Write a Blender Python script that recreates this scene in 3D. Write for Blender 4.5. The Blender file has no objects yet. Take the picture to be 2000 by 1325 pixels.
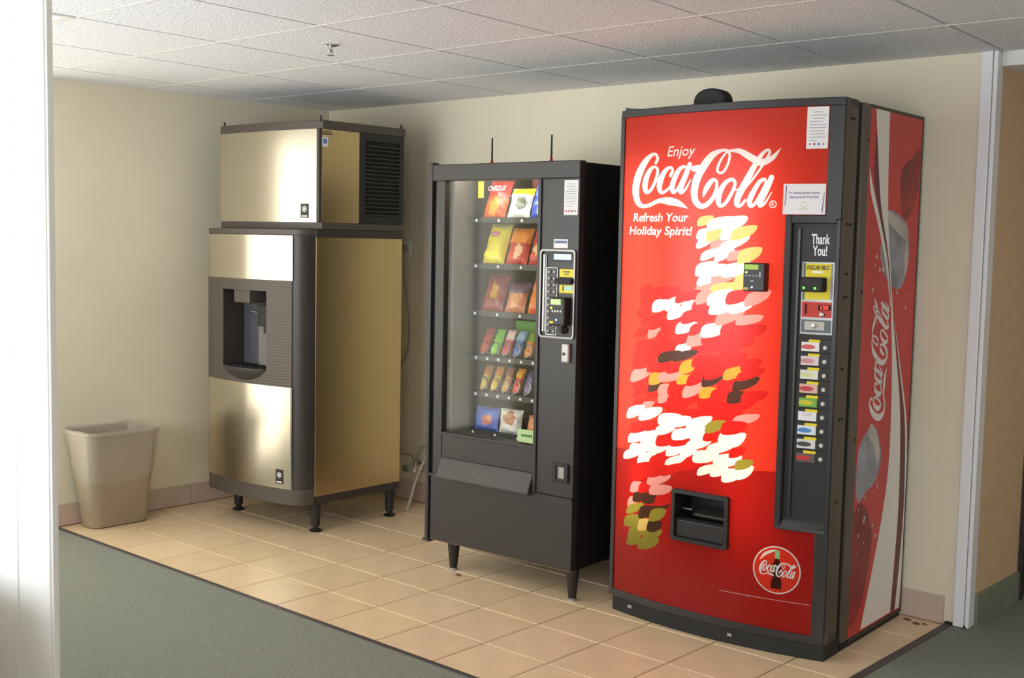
import bpy, bmesh, math, random
from mathutils import Vector, Matrix, geometry

random.seed(7)
U = 0.3                      # one floor tile is 0.30 m; coordinates below are in floor tiles
scene = bpy.context.scene
COL = scene.collection

# ------------------------------------------------------------------ camera
cam_d = bpy.data.cameras.new('camera'); cam = bpy.data.objects.new('camera', cam_d); COL.objects.link(cam)
yaw, pitch, roll = 0.729903532, 0.0828110006, 0.0199579901
fw = Vector((-math.sin(yaw)*math.cos(pitch), math.cos(yaw)*math.cos(pitch), -math.sin(pitch)))
rt = Vector((math.cos(yaw), math.sin(yaw), 0)); up = rt.cross(fw)
r2 = math.cos(roll)*rt + math.sin(roll)*up; u2 = math.cos(roll)*up - math.sin(roll)*rt
m = Matrix((r2, u2, -fw)).transposed().to_4x4()
m.translation = Vector((17.6468, -9.3741, 4.9287))*U
cam.matrix_world = m
cam_d.sensor_width = 36.0; cam_d.lens = 36.0*2309.28/2000; cam_d.clip_start = 0.02
scene.camera = cam

# ------------------------------------------------------------------ world, exposure
world = bpy.data.worlds.new('sky'); scene.world = world; world.use_nodes = True
bg = world.node_tree.nodes['Background']
bg.inputs['Color'].default_value = (0.90, 0.95, 1.0, 1); bg.inputs['Strength'].default_value = 7.6
scene.view_settings.view_transform = 'Standard'; scene.view_settings.look = 'None'
scene.view_settings.gamma = 1.0; scene.view_settings.use_curve_mapping = False
scene.view_settings.exposure = 0.15
scene.cycles.use_denoising = True
scene.cycles.max_bounces = 10; scene.cycles.diffuse_bounces = 5; scene.cycles.glossy_bounces = 4
scene.cycles.transparent_max_bounces = 12; scene.cycles.sample_clamp_indirect = 6.0

def portal(name, loc, size_x, size_y, rot):
    l = bpy.data.lights.new(name, 'AREA'); l.shape = 'RECTANGLE'; l.size = size_x*U; l.size_y = size_y*U
    l.cycles.is_portal = True
    o = bpy.data.objects.new(name, l); COL.objects.link(o); o.location = Vector(loc)*U; o.rotation_euler = rot
    return o
# daylight enters through three real window openings; the portals only guide the sampling of the sky
H = math.pi/2
portal('daylight_left', (-1.12, -3.82, 3.65), 6.5, 7.56, (0, -H, 0))
portal('daylight_front', (4.7, -7.66, 4.65), 9.1, 4.5, (H, 0, 0))
portal('daylight_rear', (18.2, -13.16, 4.6), 9.6, 4.6, (H, 0, 0))

# ------------------------------------------------------------------ helpers
def lin(r, g, b):
    f = lambda c: (c/255)/12.92 if c/255 <= .04045 else ((c/255+.055)/1.055)**2.4
    return (f(r), f(g), f(b), 1)

def mat(name, rgb, rough=.5, metal=0., spec=.5, bump=None, vary=None, emit=None, coat=0., objvary=0.):
    """procedural principled material. bump=(scale,strength,detail), vary=(scale,amount)"""
    mt = bpy.data.materials.new(name); mt.use_nodes = True
    nt = mt.node_tree; b = nt.nodes['Principled BSDF']; c = lin(*rgb)
    b.inputs['Base Color'].default_value = c; b.inputs['Roughness'].default_value = rough
    b.inputs['Metallic'].default_value = metal; b.inputs['Specular IOR Level'].default_value = spec
    b.inputs['Coat Weight'].default_value = coat
    tc = nt.nodes.new('ShaderNodeTexCoord')
    if vary or objvary:
        hs = nt.nodes.new('ShaderNodeHueSaturation'); hs.inputs['Color'].default_value = c
        nt.links.new(hs.outputs[0], b.inputs['Base Color'])
        val = None
        if vary:
            n = nt.nodes.new('ShaderNodeTexNoise'); n.inputs['Scale'].default_value = vary[0]; n.inputs['Detail'].default_value = 6
            nt.links.new(tc.outputs['Object'], n.inputs['Vector'])
            mr = nt.nodes.new('ShaderNodeMapRange'); mr.inputs[1].default_value = .3; mr.inputs[2].default_value = .7
            mr.inputs[3].default_value = 1-vary[1]; mr.inputs[4].default_value = 1+vary[1]
            nt.links.new(n.outputs['Fac'], mr.inputs[0]); val = mr.outputs[0]
        if objvary:
            oi = nt.nodes.new('ShaderNodeObjectInfo'); mr2 = nt.nodes.new('ShaderNodeMapRange')
            mr2.inputs[3].default_value = 1-objvary; mr2.inputs[4].default_value = 1+objvary
            nt.links.new(oi.outputs['Random'], mr2.inputs[0])
            if val is None: val = mr2.outputs[0]
            else:
                mu = nt.nodes.new('ShaderNodeMath'); mu.operation = 'MULTIPLY'
                nt.links.new(val, mu.inputs[0]); nt.links.new(mr2.outputs[0], mu.inputs[1]); val = mu.outputs[0]
        nt.links.new(val, hs.inputs['Value'])
    if bump:
        n = nt.nodes.new('ShaderNodeTexNoise'); n.inputs['Scale'].default_value = bump[0]; n.inputs['Detail'].default_value = bump[2] if len(bump) > 2 else 3
        nt.links.new(tc.outputs['Object'], n.inputs['Vector'])
        bp = nt.nodes.new('ShaderNodeBump'); bp.inputs['Strength'].default_value = bump[1]; bp.inputs['Distance'].default_value = .004
        nt.links.new(n.outputs['Fac'], bp.inputs['Height']); nt.links.new(bp.outputs[0], b.inputs['Normal'])
    if emit:
        b.inputs['Emission Color'].default_value = lin(*emit[0]); b.inputs['Emission Strength'].default_value = emit[1]
    return mt

def brushed(name, rgb, rough, stretch):
    mt = mat(name, rgb, rough, 1.0); nt = mt.node_tree; b = nt.nodes['Principled BSDF']
    tc = nt.nodes.new('ShaderNodeTexCoord'); mp = nt.nodes.new('ShaderNodeMapping'); mp.inputs['Scale'].default_value = stretch
    n = nt.nodes.new('ShaderNodeTexNoise'); n.inputs['Scale'].default_value = 6; n.inputs['Detail'].default_value = 8
    mr = nt.nodes.new('ShaderNodeMapRange'); mr.inputs[3].default_value = rough*.75; mr.inputs[4].default_value = rough*1.3
    nt.links.new(tc.outputs['Object'], mp.inputs[0]); nt.links.new(mp.outputs[0], n.inputs['Vector'])
    nt.links.new(n.outputs['Fac'], mr.inputs[0]); nt.links.new(mr.outputs[0], b.inputs['Roughness'])
    bp = nt.nodes.new('ShaderNodeBump'); bp.inputs['Strength'].default_value = .06; bp.inputs['Distance'].default_value = .001
    nt.links.new(n.outputs['Fac'], bp.inputs['Height']); nt.links.new(bp.outputs[0], b.inputs['Normal'])
    return mt

def thin_glass(name, tint=(1, 1, 1, 1), refl=.04, rough=0.0):
    mt = bpy.data.materials.new(name); mt.use_nodes = True; nt = mt.node_tree; nt.nodes.remove(nt.nodes['Principled BSDF'])
    out = nt.nodes['Material Output']; tr = nt.nodes.new('ShaderNodeBsdfTransparent'); gl = nt.nodes.new('ShaderNodeBsdfGlossy')
    lw = nt.nodes.new('ShaderNodeLayerWeight'); lw.inputs['Blend'].default_value = .5; mx = nt.nodes.new('ShaderNodeMixShader')
    pw = nt.nodes.new('ShaderNodeMath'); pw.operation = 'POWER'; pw.inputs[1].default_value = 3.5
    fr = nt.nodes.new('ShaderNodeMath'); fr.operation = 'MULTIPLY_ADD'; fr.inputs[1].default_value = .7; fr.inputs[2].default_value = refl
    nt.links.new(lw.outputs['Facing'], pw.inputs[0]); nt.links.new(pw.outputs[0], fr.inputs[0])
    tr.inputs[0].default_value = tint; gl.inputs['Roughness'].default_value = rough
    nt.links.new(fr.outputs[0], mx.inputs[0]); nt.links.new(tr.outputs[0], mx.inputs[1]); nt.links.new(gl.outputs[0], mx.inputs[2])
    nt.links.new(mx.outputs[0], out.inputs[0]); return mt

def backlit(name, rgb, trans=.55, rough=.22):
    """translucent printed sheet: lit from the front like paint, from behind by the lamps in the light box"""
    mt = mat(name, rgb, rough, 0, .5); nt = mt.node_tree; b = nt.nodes['Principled BSDF']; out = nt.nodes['Material Output']
    t = nt.nodes.new('ShaderNodeBsdfTranslucent'); t.inputs[0].default_value = lin(*rgb)
    mx = nt.nodes.new('ShaderNodeMixShader'); mx.inputs[0].default_value = trans
    nt.links.new(b.outputs[0], mx.inputs[1]); nt.links.new(t.outputs[0], mx.inputs[2]); nt.links.new(mx.outputs[0], out.inputs[0])
    return mt

def emissive(name, rgb, strength):
    return mat(name, rgb, .5, emit=(rgb, strength))

def tag(o, label=None, cat=None, group=None, kind=None):
    for k, v in (('label', label), ('category', cat), ('group', group), ('kind', kind)):
        if v: o[k] = v
    return o

def thing(name, label, cat, loc, rz=0., group=None):
    o = bpy.data.objects.new(name, None); COL.objects.link(o); o.empty_display_size = .05
    o.location = Vector(loc)*U; o.rotation_euler = (0, 0, math.radians(rz))
    return tag(o, label, cat, group)

class MB:
    def __init__(s): s.v = []; s.f = []
    def add(s, vs, fs):
        o = len(s.v); s.v += [tuple(v) for v in vs]; s.f += [tuple(i+o for i in f) for f in fs]; return s
    def box(s, x0, x1, y0, y1, z0, z1):
        return s.add([(x0,y0,z0),(x1,y0,z0),(x1,y1,z0),(x0,y1,z0),(x0,y0,z1),(x1,y0,z1),(x1,y1,z1),(x0,y1,z1)],
                     [(0,3,2,1),(4,5,6,7),(0,1,5,4),(1,2,6,5),(2,3,7,6),(3,0,4,7)])
    def loft(s, rings, cap0=True, cap1=True, closed=True):
        n = len(rings[0]); vs = [p for r in rings for p in r]; fs = []
        for k in range(len(rings)-1):
            for i in range(n if closed else n-1):
                j = (i+1) % n; fs.append((k*n+i, k*n+j, (k+1)*n+j, (k+1)*n+i))
        if cap0: fs.append(tuple(range(n-1, -1, -1)))
        if cap1: fs.append(tuple((len(rings)-1)*n+i for i in range(n)))
        return s.add(vs, fs)
    def prism_z(s, poly, z0, z1): return s.loft([[(x,y,z0) for x,y in poly], [(x,y,z1) for x,y in poly]])
    def prism_y(s, poly, y0, y1): return s.loft([[(x,y1,z) for x,z in poly], [(x,y0,z) for x,z in poly]])
    def prism_x(s, poly, x0, x1): return s.loft([[(x0,y,z) for y,z in poly], [(x1,y,z) for y,z in poly]])
    def cyl(s, p0, p1, r0, r1=None, n=16, cap=True):
        r1 = r0 if r1 is None else r1; p0 = Vector(p0); p1 = Vector(p1); d = (p1-p0).normalized()
        a = d.orthogonal().normalized(); b = d.cross(a)
        ring = lambda p, r: [tuple(p + r*(math.cos(t)*a+math.sin(t)*b)) for t in (2*math.pi*i/n for i in range(n))]
        return s.loft([ring(p0, r0), ring(p1, r1)], cap, cap)
    def lathe(s, c, prof, n=20, axis='z'):
        rings = []
        for r, h in prof:
            ring = []
            for i in range(n):
                t = 2*math.pi*i/n; p = (r*math.cos(t), r*math.sin(t), h)
                if axis == 'y': p = (p[0], -p[2], p[1])
                ring.append((c[0]+p[0], c[1]+p[1], c[2]+p[2]))
            rings.append(ring)
        return s.loft(rings)
    def tube(s, pts, r, n=8, closed=False):
        pts = [Vector(p) for p in pts]; N = len(pts); rings = []; prev = None
        for i in range(N):
            a = pts[(i-1) % N] if closed or i > 0 else pts[i]; b = pts[(i+1) % N] if closed or i < N-1 else pts[i]
            d = (b-a).normalized()
            nn = d.orthogonal().normalized() if prev is None else (prev - prev.dot(d)*d).normalized()
            prev = nn; bb = d.cross(nn)
            rings.append([tuple(pts[i] + r*(math.cos(t)*nn+math.sin(t)*bb)) for t in (2*math.pi*k/n for k in range(n))])
        if closed:
            rings.append(rings[0]); return s.loft(rings, False, False)
        return s.loft(rings)
    def mesh(s, name):
        me = bpy.data.meshes.new(name); me.from_pydata([(x*U, y*U, z*U) for x, y, z in s.v], [], s.f); me.validate(); me.update()
        bm = bmesh.new(); bm.from_mesh(me); bmesh.ops.recalc_face_normals(bm, faces=bm.faces); bm.to_mesh(me); bm.free()
        return me
    def build(s, name, material, parent=None, bevel=0., smooth=False, kind=None, label=None, segs=2):
        me = s.mesh(name); me.materials.append(material)
        o = bpy.data.objects.new(name, me); COL.objects.link(o); o.parent = parent
        if smooth:
            for p in me.polygons: p.use_smooth = True
            me.set_sharp_from_angle(angle=math.radians(40))
        if bevel:
            b = o.modifiers.new('bevel', 'BEVEL'); b.width = bevel*U; b.segments = segs; b.limit_method = 'ANGLE'; b.angle_limit = math.radians(50)
        if kind: o['kind'] = kind
        if label: o['label'] = label
        return o

def box(name, mt, parent, x0, x1, y0, y1, z0, z1, bevel=0., **k):
    return MB().box(x0, x1, y0, y1, z0, z1).build(name, mt, parent, bevel, **k)

def catmull(P, n=6, closed=False):
    P = [Vector(p) for p in P]; N = len(P); out = []
    for i in range(N if closed else N-1):
        a = P[i-1] if (closed or i > 0) else 2*P[0]-P[1]; b = P[i]; c = P[(i+1) % N]
        d = P[(i+2) % N] if (closed or i < N-2) else 2*P[-1]-P[-2]
        for k in range(n):
            t = k/n; out.append(.5*(2*b+(c-a)*t+(2*a-5*b+4*c-d)*t*t+(3*b-a-3*c+d)*t**3))
    if not closed: out.append(P[-1])
    return out

def rrect(x0, x1, y0, y1, r, n=5):
    pts = []
    for cx, cy, a0 in ((x1-r, y1-r, 0), (x0+r, y1-r, 90), (x0+r, y0+r, 180), (x1-r, y0+r, 270)):
        for k in range(n+1):
            a = math.radians(a0+90*k/n); pts.append((cx+r*math.cos(a), cy+r*math.sin(a)))
    return pts

def text_tris(body, h, shear=0., bold=0., width=None, align='LEFT'):
    """flat lettering as 2D triangles; h = cap height, origin at the left end of the baseline"""
    cu = bpy.data.curves.new('lettering', 'FONT'); cu.body = body; cu.size = 1; cu.shear = shear; cu.offset = bold; cu.resolution_u = 3
    ob = bpy.data.objects.new('lettering', cu); COL.objects.link(ob)
    dg = bpy.context.evaluated_depsgraph_get(); me = ob.evaluated_get(dg).to_mesh()
    vs = [(v.co.x, v.co.y) for v in me.vertices]; me.calc_loop_triangles()
    tr = [tuple(t.vertices) for t in me.loop_triangles]
    ob.evaluated_get(dg).to_mesh_clear(); bpy.data.objects.remove(ob); bpy.data.curves.remove(cu)
    if not vs: return []
    x0 = min(v[0] for v in vs); x1 = max(v[0] for v in vs)
    k = h/.70; kx = k if width is None else width/(x1-x0)
    off = {'LEFT': 0, 'CENTER': .5, 'RIGHT': 1}[align]*(x1-x0)
    return [[((vs[i][0]-x0-off)*kx, vs[i][1]*k) for i in t] for t in tr]

def print_on(name, mt, parent, tris, f, label=None):
    """flat print: 2D triangles mapped by f(x, y) -> 3D point just proud of its surface"""
    b = MB()
    for t in tris: b.add([f(*p) for p in t], [tuple(range(len(t)))])
    me = bpy.data.meshes.new(name); me.from_pydata([(x*U, y*U, z*U) for x, y, z in b.v], [], b.f); me.materials.append(mt)
    o = bpy.data.objects.new(name, me); COL.objects.link(o); o.parent = parent
    if label: o['label'] = label
    return o

# ------------------------------------------------------------------ materials
M = {}
M['wall'] = mat('cream_wall_paint', (226, 217, 194), .7, bump=(260, .25), vary=(3, .02))
M['tan'] = mat('tan_wall_covering', (214, 184, 150), .75, bump=(120, .5), vary=(25, .05))
M['white'] = mat('white_trim', (232, 233, 238), .4)
M['jamb'] = mat('white_painted_partition', (240, 240, 240), .5)
M['ctile'] = mat('ceiling_tile', (232, 234, 240), .9, bump=(110, 1.0, 6), vary=(75, .13))
M['cgrid'] = mat('ceiling_grid', (225, 223, 218), .5)
M['cslab'] = mat('ceiling_plenum', (120, 116, 110), .9)
M['tile'] = mat('beige_floor_tile', (229, 202, 166), .32, vary=(9, .07), objvary=.035, bump=(30, .06))
M['grout'] = mat('grout', (150, 124, 98), .9, vary=(20, .1))
M['btile'] = mat('baseboard_tile', (196, 176, 163), .4, vary=(8, .04))
M['carpet'] = mat('green_grey_carpet', (138, 142, 132), 1.0, spec=.1, bump=(340, 1.0), vary=(210, .3))
M['strip'] = mat('edge_strip', (72, 66, 66), .5)
M['black'] = mat('black_machine_paint', (46, 43, 42), .42, bump=(300, .12))
M['blackside'] = mat('black_cabinet_paint', (30, 26, 26), .38)
M['dark'] = mat('dark_plastic', (30, 28, 28), .45)
M['bronze'] = mat('dark_bronze_anodised', (88, 77, 66), .38, 0.)
M['greyplastic'] = mat('grey_ice_plastic', (80, 72, 66), .5, bump=(60, .1))
M['darkgrey'] = mat('charcoal_ice_plastic', (56, 51, 48), .45)
M['recess'] = mat('recess_grey', (74, 76, 82), .4)
M['steel'] = brushed('brushed_steel_front', (214, 207, 192), .24, (1.2, 1, 60))
M['steelside'] = brushed('brushed_steel_side', (198, 178, 136), .3, (60, 60, 1.0))  # yellow cast of the floor's reflection is put into this steel colour
M['chrome'] = mat('chrome', (215, 215, 218), .12, 1.0)
M['satin'] = mat('satin_metal', (176, 176, 176), .35, .9)
M['paper'] = mat('white_paper', (226, 224, 226), .7)
M['ink'] = mat('dark_ink', (70, 68, 92), .7)
M['greyink'] = mat('grey_ink', (158, 156, 162), .7)
M['whiteprint'] = mat('white_print', (240, 240, 240), .5)
M['yellow'] = mat('yellow_plate', (226, 205, 30), .5)
M['redplate'] = mat('red_plate', (196, 44, 34), .4)
M['rubber'] = mat('black_rubber', (28, 28, 28), .7)
M['beigeplastic'] = mat('beige_plastic_can', (158, 143, 122), .45, bump=(40, .05))
M['hose'] = mat('white_hose', (205, 198, 180), .5)
M['cord'] = mat('grey_cord', (160, 150, 135), .6)
M['dkwood'] = mat('dark_door', (52, 40, 36), .5)

# ------------------------------------------------------------------ room shell
def struct(name, mt, *boxes, parent=None, bevel=0.):
    b = MB()
    for q in boxes: b.box(*q)
    return b.build(name, mt, parent, bevel, kind='structure')

ZC = 7.42
struct('wall_back', M['wall'], (-1.3, 12.06, 5.85, 6.02, -.1, 7.7))
struct('wall_hall', M['tan'], (11.9, 12.1, 6.02, 7.6, -.1, 7.7), (11.9, 12.1, 7.6, 9.4, 6.6, 7.7), (11.9, 12.1, 9.4, 12, -.1, 7.7))
struct('wall_left', M['wall'], (-1.3, -.96, -.04, 5.85, -.1, 7.7), (-1.3, -.96, -7.9, -7.6, -.1, 7.7),
       (-1.3, -.96, -7.6, -.04, -.1, .4), (-1.3, -.96, -7.6, -.04, 6.9, 7.7))
struct('wall_front', M['wall'], (-1.3, .1, -7.8, -7.5, -.1, 7.7), (9.3, 12.6, -7.8, -7.5, -.1, 7.7),
       (.1, 9.3, -7.8, -7.5, -.1, 2.4), (.1, 9.3, -7.8, -7.5, 6.9, 7.7), (12.4, 12.6, -13.3, -7.8, -.1, 7.7))
struct('wall_rear', M['wall'], (12.4, 13.4, -13.3, -13, -.1, 7.7), (23, 24, -13.3, -13, -.1, 7.7),
       (13.4, 23, -13.3, -13, -.1, 2.3), (13.4, 23, -13.3, -13, 6.9, 7.7))
struct('wall_right', M['wall'], (24, 24.3, -13.3, 12.2, -.1, 7.7))
struct('wall_far', M['tan'], (11.9, 24.3, 12, 12.2, -.1, 7.7))

def window(name, axis, a0, a1, z0, z1, d, nx, g):
    """aluminium window: a is the run along the wall, d the depth position of the pane"""
    P = (lambda a, dd, z: (a, dd, z)) if axis == 'x' else (lambda a, dd, z: (dd, a, z))
    def bx(b, aa0, aa1, d0, d1, zz0, zz1):
        p, q = P(aa0, d0, zz0), P(aa1, d1, zz1); b.box(min(p[0],q[0]), max(p[0],q[0]), min(p[1],q[1]), max(p[1],q[1]), zz0, zz1)
    b = MB(); w = .1
    for i in range(nx+1):
        a = a0+(a1-a0)*i/nx; bx(b, a-w/2, a+w/2, d-.06, d+.06, z0, z1)
    for z in (z0+w/2, z1-w/2): bx(b, a0, a1, d-.06, d+.06, z-w/2, z+w/2)
    o = b.build(name, M['white'], None, kind='structure')
    for i in range(nx):
        p = MB(); bx(p, a0+(a1-a0)*i/nx+w/2, a0+(a1-a0)*(i+1)/nx-w/2, d-.008, d+.008, z0+w, z1-w); p.build('pane', g, o)
    return o
clear = thin_glass('window_glass'); tinted = thin_glass('tinted_window_glass', (.74, .70, .62, 1))  # left panes' tint is added to dim the daylight and its steel reflection
window('window_1', 'y', -7.6, -.04, .4, 6.9, -1.1, 4, tinted)
w2 = window('window_2', 'x', .1, 9.3, 2.4, 6.9, -7.65, 4, clear)
MB().box(.1, 9.3, -7.6, -5.8, 2.3, 2.4).build('added_shade_ledge', M['jamb'], w2, .02)  # unseen ledge, added to keep window light off the partition's foot
window('window_3', 'x', 13.4, 23, 2.3, 6.9, -13.15, 4, clear)

# floor: grout bed with single tiles, carpet around, dark edge strips
floor = struct('floor', M['grout'], (-1.3, 11.86, .02, 6.0, -.12, -.014))
tile_cache = {}
xs = [-.96]+list(range(0, 12))+[11.78]; ys = [.09, 1, 2, 3, 4, 5, 5.85]; gq = .011
for i in range(len(xs)-1):
    for j in range(len(ys)-1):
        w, d = xs[i+1]-xs[i], ys[j+1]-ys[j]; key = (round(w, 3), round(d, 3))
        if key not in tile_cache:
            b = MB(); e = .008
            b.loft([[(gq,gq,-.05),(w-gq,gq,-.05),(w-gq,d-gq,-.05),(gq,d-gq,-.05)], [(gq,gq,-.006),(w-gq,gq,-.006),(w-gq,d-gq,-.006),(gq,d-gq,-.006)],
                    [(gq+e,gq+e,0),(w-gq-e,gq+e,0),(w-gq-e,d-gq-e,0),(gq+e,d-gq-e,0)]])
            tile_cache[key] = b.mesh('floor_tile'); tile_cache[key].materials.append(M['tile'])
        o = bpy.data.objects.new('floor_tile', tile_cache[key]); COL.objects.link(o); o.parent = floor
        o.location = (xs[i]*U, ys[j]*U, random.uniform(-.0006, .0004))
struct('carpet', M['carpet'], (-1.3, 24.2, -13.2, .0, -.12, .012), (11.9, 24.2, .0, 12.1, -.12, .012))
struct('trim_1', M['strip'], (-.96, 11.9, .0, .085, -.1, .022), bevel=.01)
struct('trim_2', M['strip'], (11.79, 11.9, .085, 5.83, -.1, .022), bevel=.01)

# tile baseboards, one object per piece
def tile_base(name, pieces):
    base = MB().box(*pieces[0][1]).build(name, M['grout'], None, kind='structure')
    for q in pieces[1:]: MB().box(*q).build('baseboard_tile', M['btile'], base, .008)
pcs = [0, (-.96, -.945, .0, 5.85, 0, .36)]
ed = [0.0, .55, 1.62, 2.65, 3.68, 4.7, 5.82]
for a, b_ in zip(ed[:-1], ed[1:]): pcs.append((-.96, -.925, a+.008, b_-.008, .012, .375))
tile_base('baseboard_left', [(0, pcs[1])]+pcs[2:])
ed = [-.92, .1, 1.12, 2.14, 3.16, 4.18, 5.2, 6.22, 7.24, 8.26, 9.28, 10.3, 11.1, 11.78]
tile_base('baseboard_back', [(0, (-.92, 11.77, 5.835, 5.85, 0, .36))]+[(a+.008, b_-.008, 5.81, 5.85, .012, .375) for a, b_ in zip(ed[:-1], ed[1:])])
struct('baseboard_hall', M['carpet'], (12.1, 12.14, 6.02, 7.6, 0, .43), bevel=.01)
# white corner guard at the end of the alcove wall
struct('trim_3', M['white'], (11.91, 12.05, 5.79, 5.85, .02, ZC), (12.06, 12.115, 5.80, 6.0, .02, ZC), bevel=.012)
struct('trim_4', M['rubber'], (11.8, 12.08, 5.80, 5.85, .012, .05))
# dark door in the hall
door = struct('door_1', M['dkwood'], (11.98, 12.08, 7.72, 9.28, .02, 6.5))
struct('door_frame', M['dkwood'], (11.88, 12.16, 7.6, 7.72, .02, 6.62), (11.88, 12.16, 9.28, 9.4, .02, 6.62), (11.88, 12.16, 7.6, 9.4, 6.5, 6.62), parent=door, bevel=.01)
del door.children[0]['kind']
MB().lathe((12.1, 9.05, 3.2), [(.03, 0), (.03, .1), (.07, .14), (.09, .2), (.06, .25)], 14).build('door_knob', M['satin'], door, smooth=True)
# white partition end close to the camera, with a joint and an edge bead
par = struct('trim_5', M['jamb'], (8.0, 9.10, -5.34, -5.28, .012, ZC), (9.125, 9.61, -5.345, -5.275, .012, ZC), (9.61, 9.64, -5.335, -5.285, .012, ZC), bevel=.01)

# ceiling: plenum, single tiles, T-bars
SK = lambda x, y: x-.06*(y-3.8)
cx = [-1.3]+[12.27-2.04*k for k in range(6, -1, -1)]+[14.31, 16.35, 18.4, 20.4, 22.4, 24.3]
cy = [-13.3, -12.6, -10.56, -8.52, -6.48, -4.42, -2.36, -.33, 1.75, 3.83, 5.93]
ceil = struct('ceiling', M['cslab'], (-1.4, 24.4, -13.4, 12.2, ZC+.12, ZC+.3))
LAMPS = {(2, 5), (5, 5), (8, 3), (9, 8)}
lamp_cells = []
for i in range(len(cx)-1):
    for j in range(len(cy)-1):
        x0, x1, y0, y1 = cx[i], cx[i+1], cy[j], cy[j+1]; g = .022; h = .012
        if (i, j) in LAMPS: lamp_cells.append((x0, x1, y0, y1)); continue
        if (y1 < -7.6 and x1 < 12.4) or x0 > 22.5: continue
        P = [(SK(x0+g, y0+h), y0+h), (SK(x1-g, y0+h), y0+h), (SK(x1-g, y1-h), y1-h), (SK(x0+g, y1-h), y1-h)]
        MB().prism_z(P, ZC, ZC+.05).build('ceiling_tile', M['ctile'], ceil)
for x in cx[1:-1]:
    P = [(SK(x-.05, -13.2), -13.2), (SK(x+.05, -13.2), -13.2), (SK(x+.05, 5.9), 5.9), (SK(x-.05, 5.9), 5.9)]
    MB().prism_z(P, ZC+.052, ZC+.07).build('grid_bar', M['cslab'], ceil)
for y in cy[1:-1]:
    MB().box(-.95, 22.4, y-.022, y+.022, ZC-.004, ZC+.012).build('grid_bar', M['cgrid'], ceil)
struct('ceiling_hall', M['ctile'], (12.1, 24.2, 5.98, 12.1, 7.24, 7.3))
struct('trim_6', M['cgrid'], (12.12, 24.2, 5.93, 5.98, 7.24, ZC+.1))

# ------------------------------------------------------------------ lamps in the ceiling
M['lens'] = emissive('lamp_diffuser', (255, 246, 228), 5.0)
where = ['recessed square ceiling lamp at the upper left behind the white partition', 'recessed square ceiling lamp over the carpet in front of the snack machine',
         'recessed square ceiling lamp above the photographer', 'recessed square ceiling lamp at the hall entrance beyond the white corner guard']
for k, (x0, x1, y0, y1) in enumerate(sorted(lamp_cells)):
    if y1 < -8 and x1 < 12.4: continue
    xm, ym = (SK(x0, y0)+SK(x1, y1))/2, (y0+y1)/2
    t = thing('ceiling_lamp', where[k], 'ceiling lamp', (xm, ym, ZC), 0, 'recessed ceiling lamps')
    a, b_ = (x1-x0)/2-.03, (y1-y0)/2-.03
    f = MB()
    for q in ((-a, a, -b_, -b_+.12), (-a, a, b_-.12, b_), (-a, -a+.12, -b_+.12, b_-.12), (a-.12, a, -b_+.12, b_-.12)): f.box(*q, -.02, .1)
    f.build('frame', M['cgrid'], t, .01)
    box('diffuser', M['lens'], t, -a+.12, a-.12, -b_+.12, b_-.12, .02, .06)

# sprinkler head
sp = thing('sprinkler_head', 'small chrome fire sprinkler head hanging from the ceiling tile', 'sprinkler', (5.45, .62, ZC))
MB().lathe((0, 0, 0), [(.02, .02), (.1, .0), (.1, -.012), (.045, -.03), (.03, -.03)], 18).build('escutcheon', M['chrome'], sp, smooth=True)
MB().lathe((0, 0, 0), [(.025, 0), (.025, -.07), (.035, -.08), (.02, -.1)], 12).build('nozzle_body', M['chrome'], sp, smooth=True)
fr = MB()
for s in (-1, 1): fr.tube([(s*.02, 0, -.07), (s*.045, 0, -.09), (s*.03, 0, -.12), (0, 0, -.135)], .008, 6)
fr.build('frame_arm', M['chrome'], sp, smooth=True)
MB().lathe((0, 0, 0), [(.01, -.13), (.05, -.135), (.05, -.142), (.01, -.146)], 16).build('deflector', M['chrome'], sp, smooth=True)

# ------------------------------------------------------------------ waste basket
tc_ = thing('waste_basket', 'beige plastic waste basket with clear liner against the left wall', 'waste basket', (-.5, .9, 0))
def can_ring(z, grow=0., n=6):
    t = z/1.66; x0 = -.36+(-.43+.36)*t; x1 = .16+(.45-.16)*t; y0 = -.48+(-.70+.48)*t; y1 = .56+(.6-.56)*t
    return [(x, y, z) for x, y in rrect(x0-grow, x1+grow, y0-grow, y1+grow, .16+.03*t, n)]
b = MB(); prof = [(0, -.03), (.02, 0), (.5, 0), (1.0, 0), (1.5, 0), (1.62, 0)]
outer = [can_ring(z, g) for z, g in prof]; inner = [can_ring(z, -.025) for z in (1.62, 1.0, .05)]
b.loft(outer+inner).build('body', M['beigeplastic'], tc_, smooth=True)
rimz = can_ring(1.62, .012); MB().tube([Vector(p) for p in rimz], .028, 8, True).build('rim', M['beigeplastic'], tc_, smooth=True)
lm = bpy.data.materials.new('clear_liner'); lm.use_nodes = True; nt = lm.node_tree
pb = nt.nodes['Principled BSDF']; pb.inputs['Base Color'].default_value = lin(215, 205, 190); pb.inputs['Roughness'].default_value = .14; pb.inputs['Specular IOR Level'].default_value = 1.0
tr_ = nt.nodes.new('ShaderNodeBsdfTransparent'); mx_ = nt.nodes.new('ShaderNodeMixShader'); mx_.inputs[0].default_value = .38
nt.links.new(tr_.outputs[0], mx_.inputs[1]); nt.links.new(pb.outputs[0], mx_.inputs[2]); nt.links.new(mx_.outputs[0], nt.nodes['Material Output'].inputs[0])
nzl = nt.nodes.new('ShaderNodeTexNoise'); nzl.inputs['Scale'].default_value = 26; nzl.inputs['Detail'].default_value = 4; nzl.inputs['Distortion'].default_value = 1.5
bpl = nt.nodes.new('ShaderNodeBump'); bpl.inputs['Strength'].default_value = .8; bpl.inputs['Distance'].default_value = .01
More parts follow.
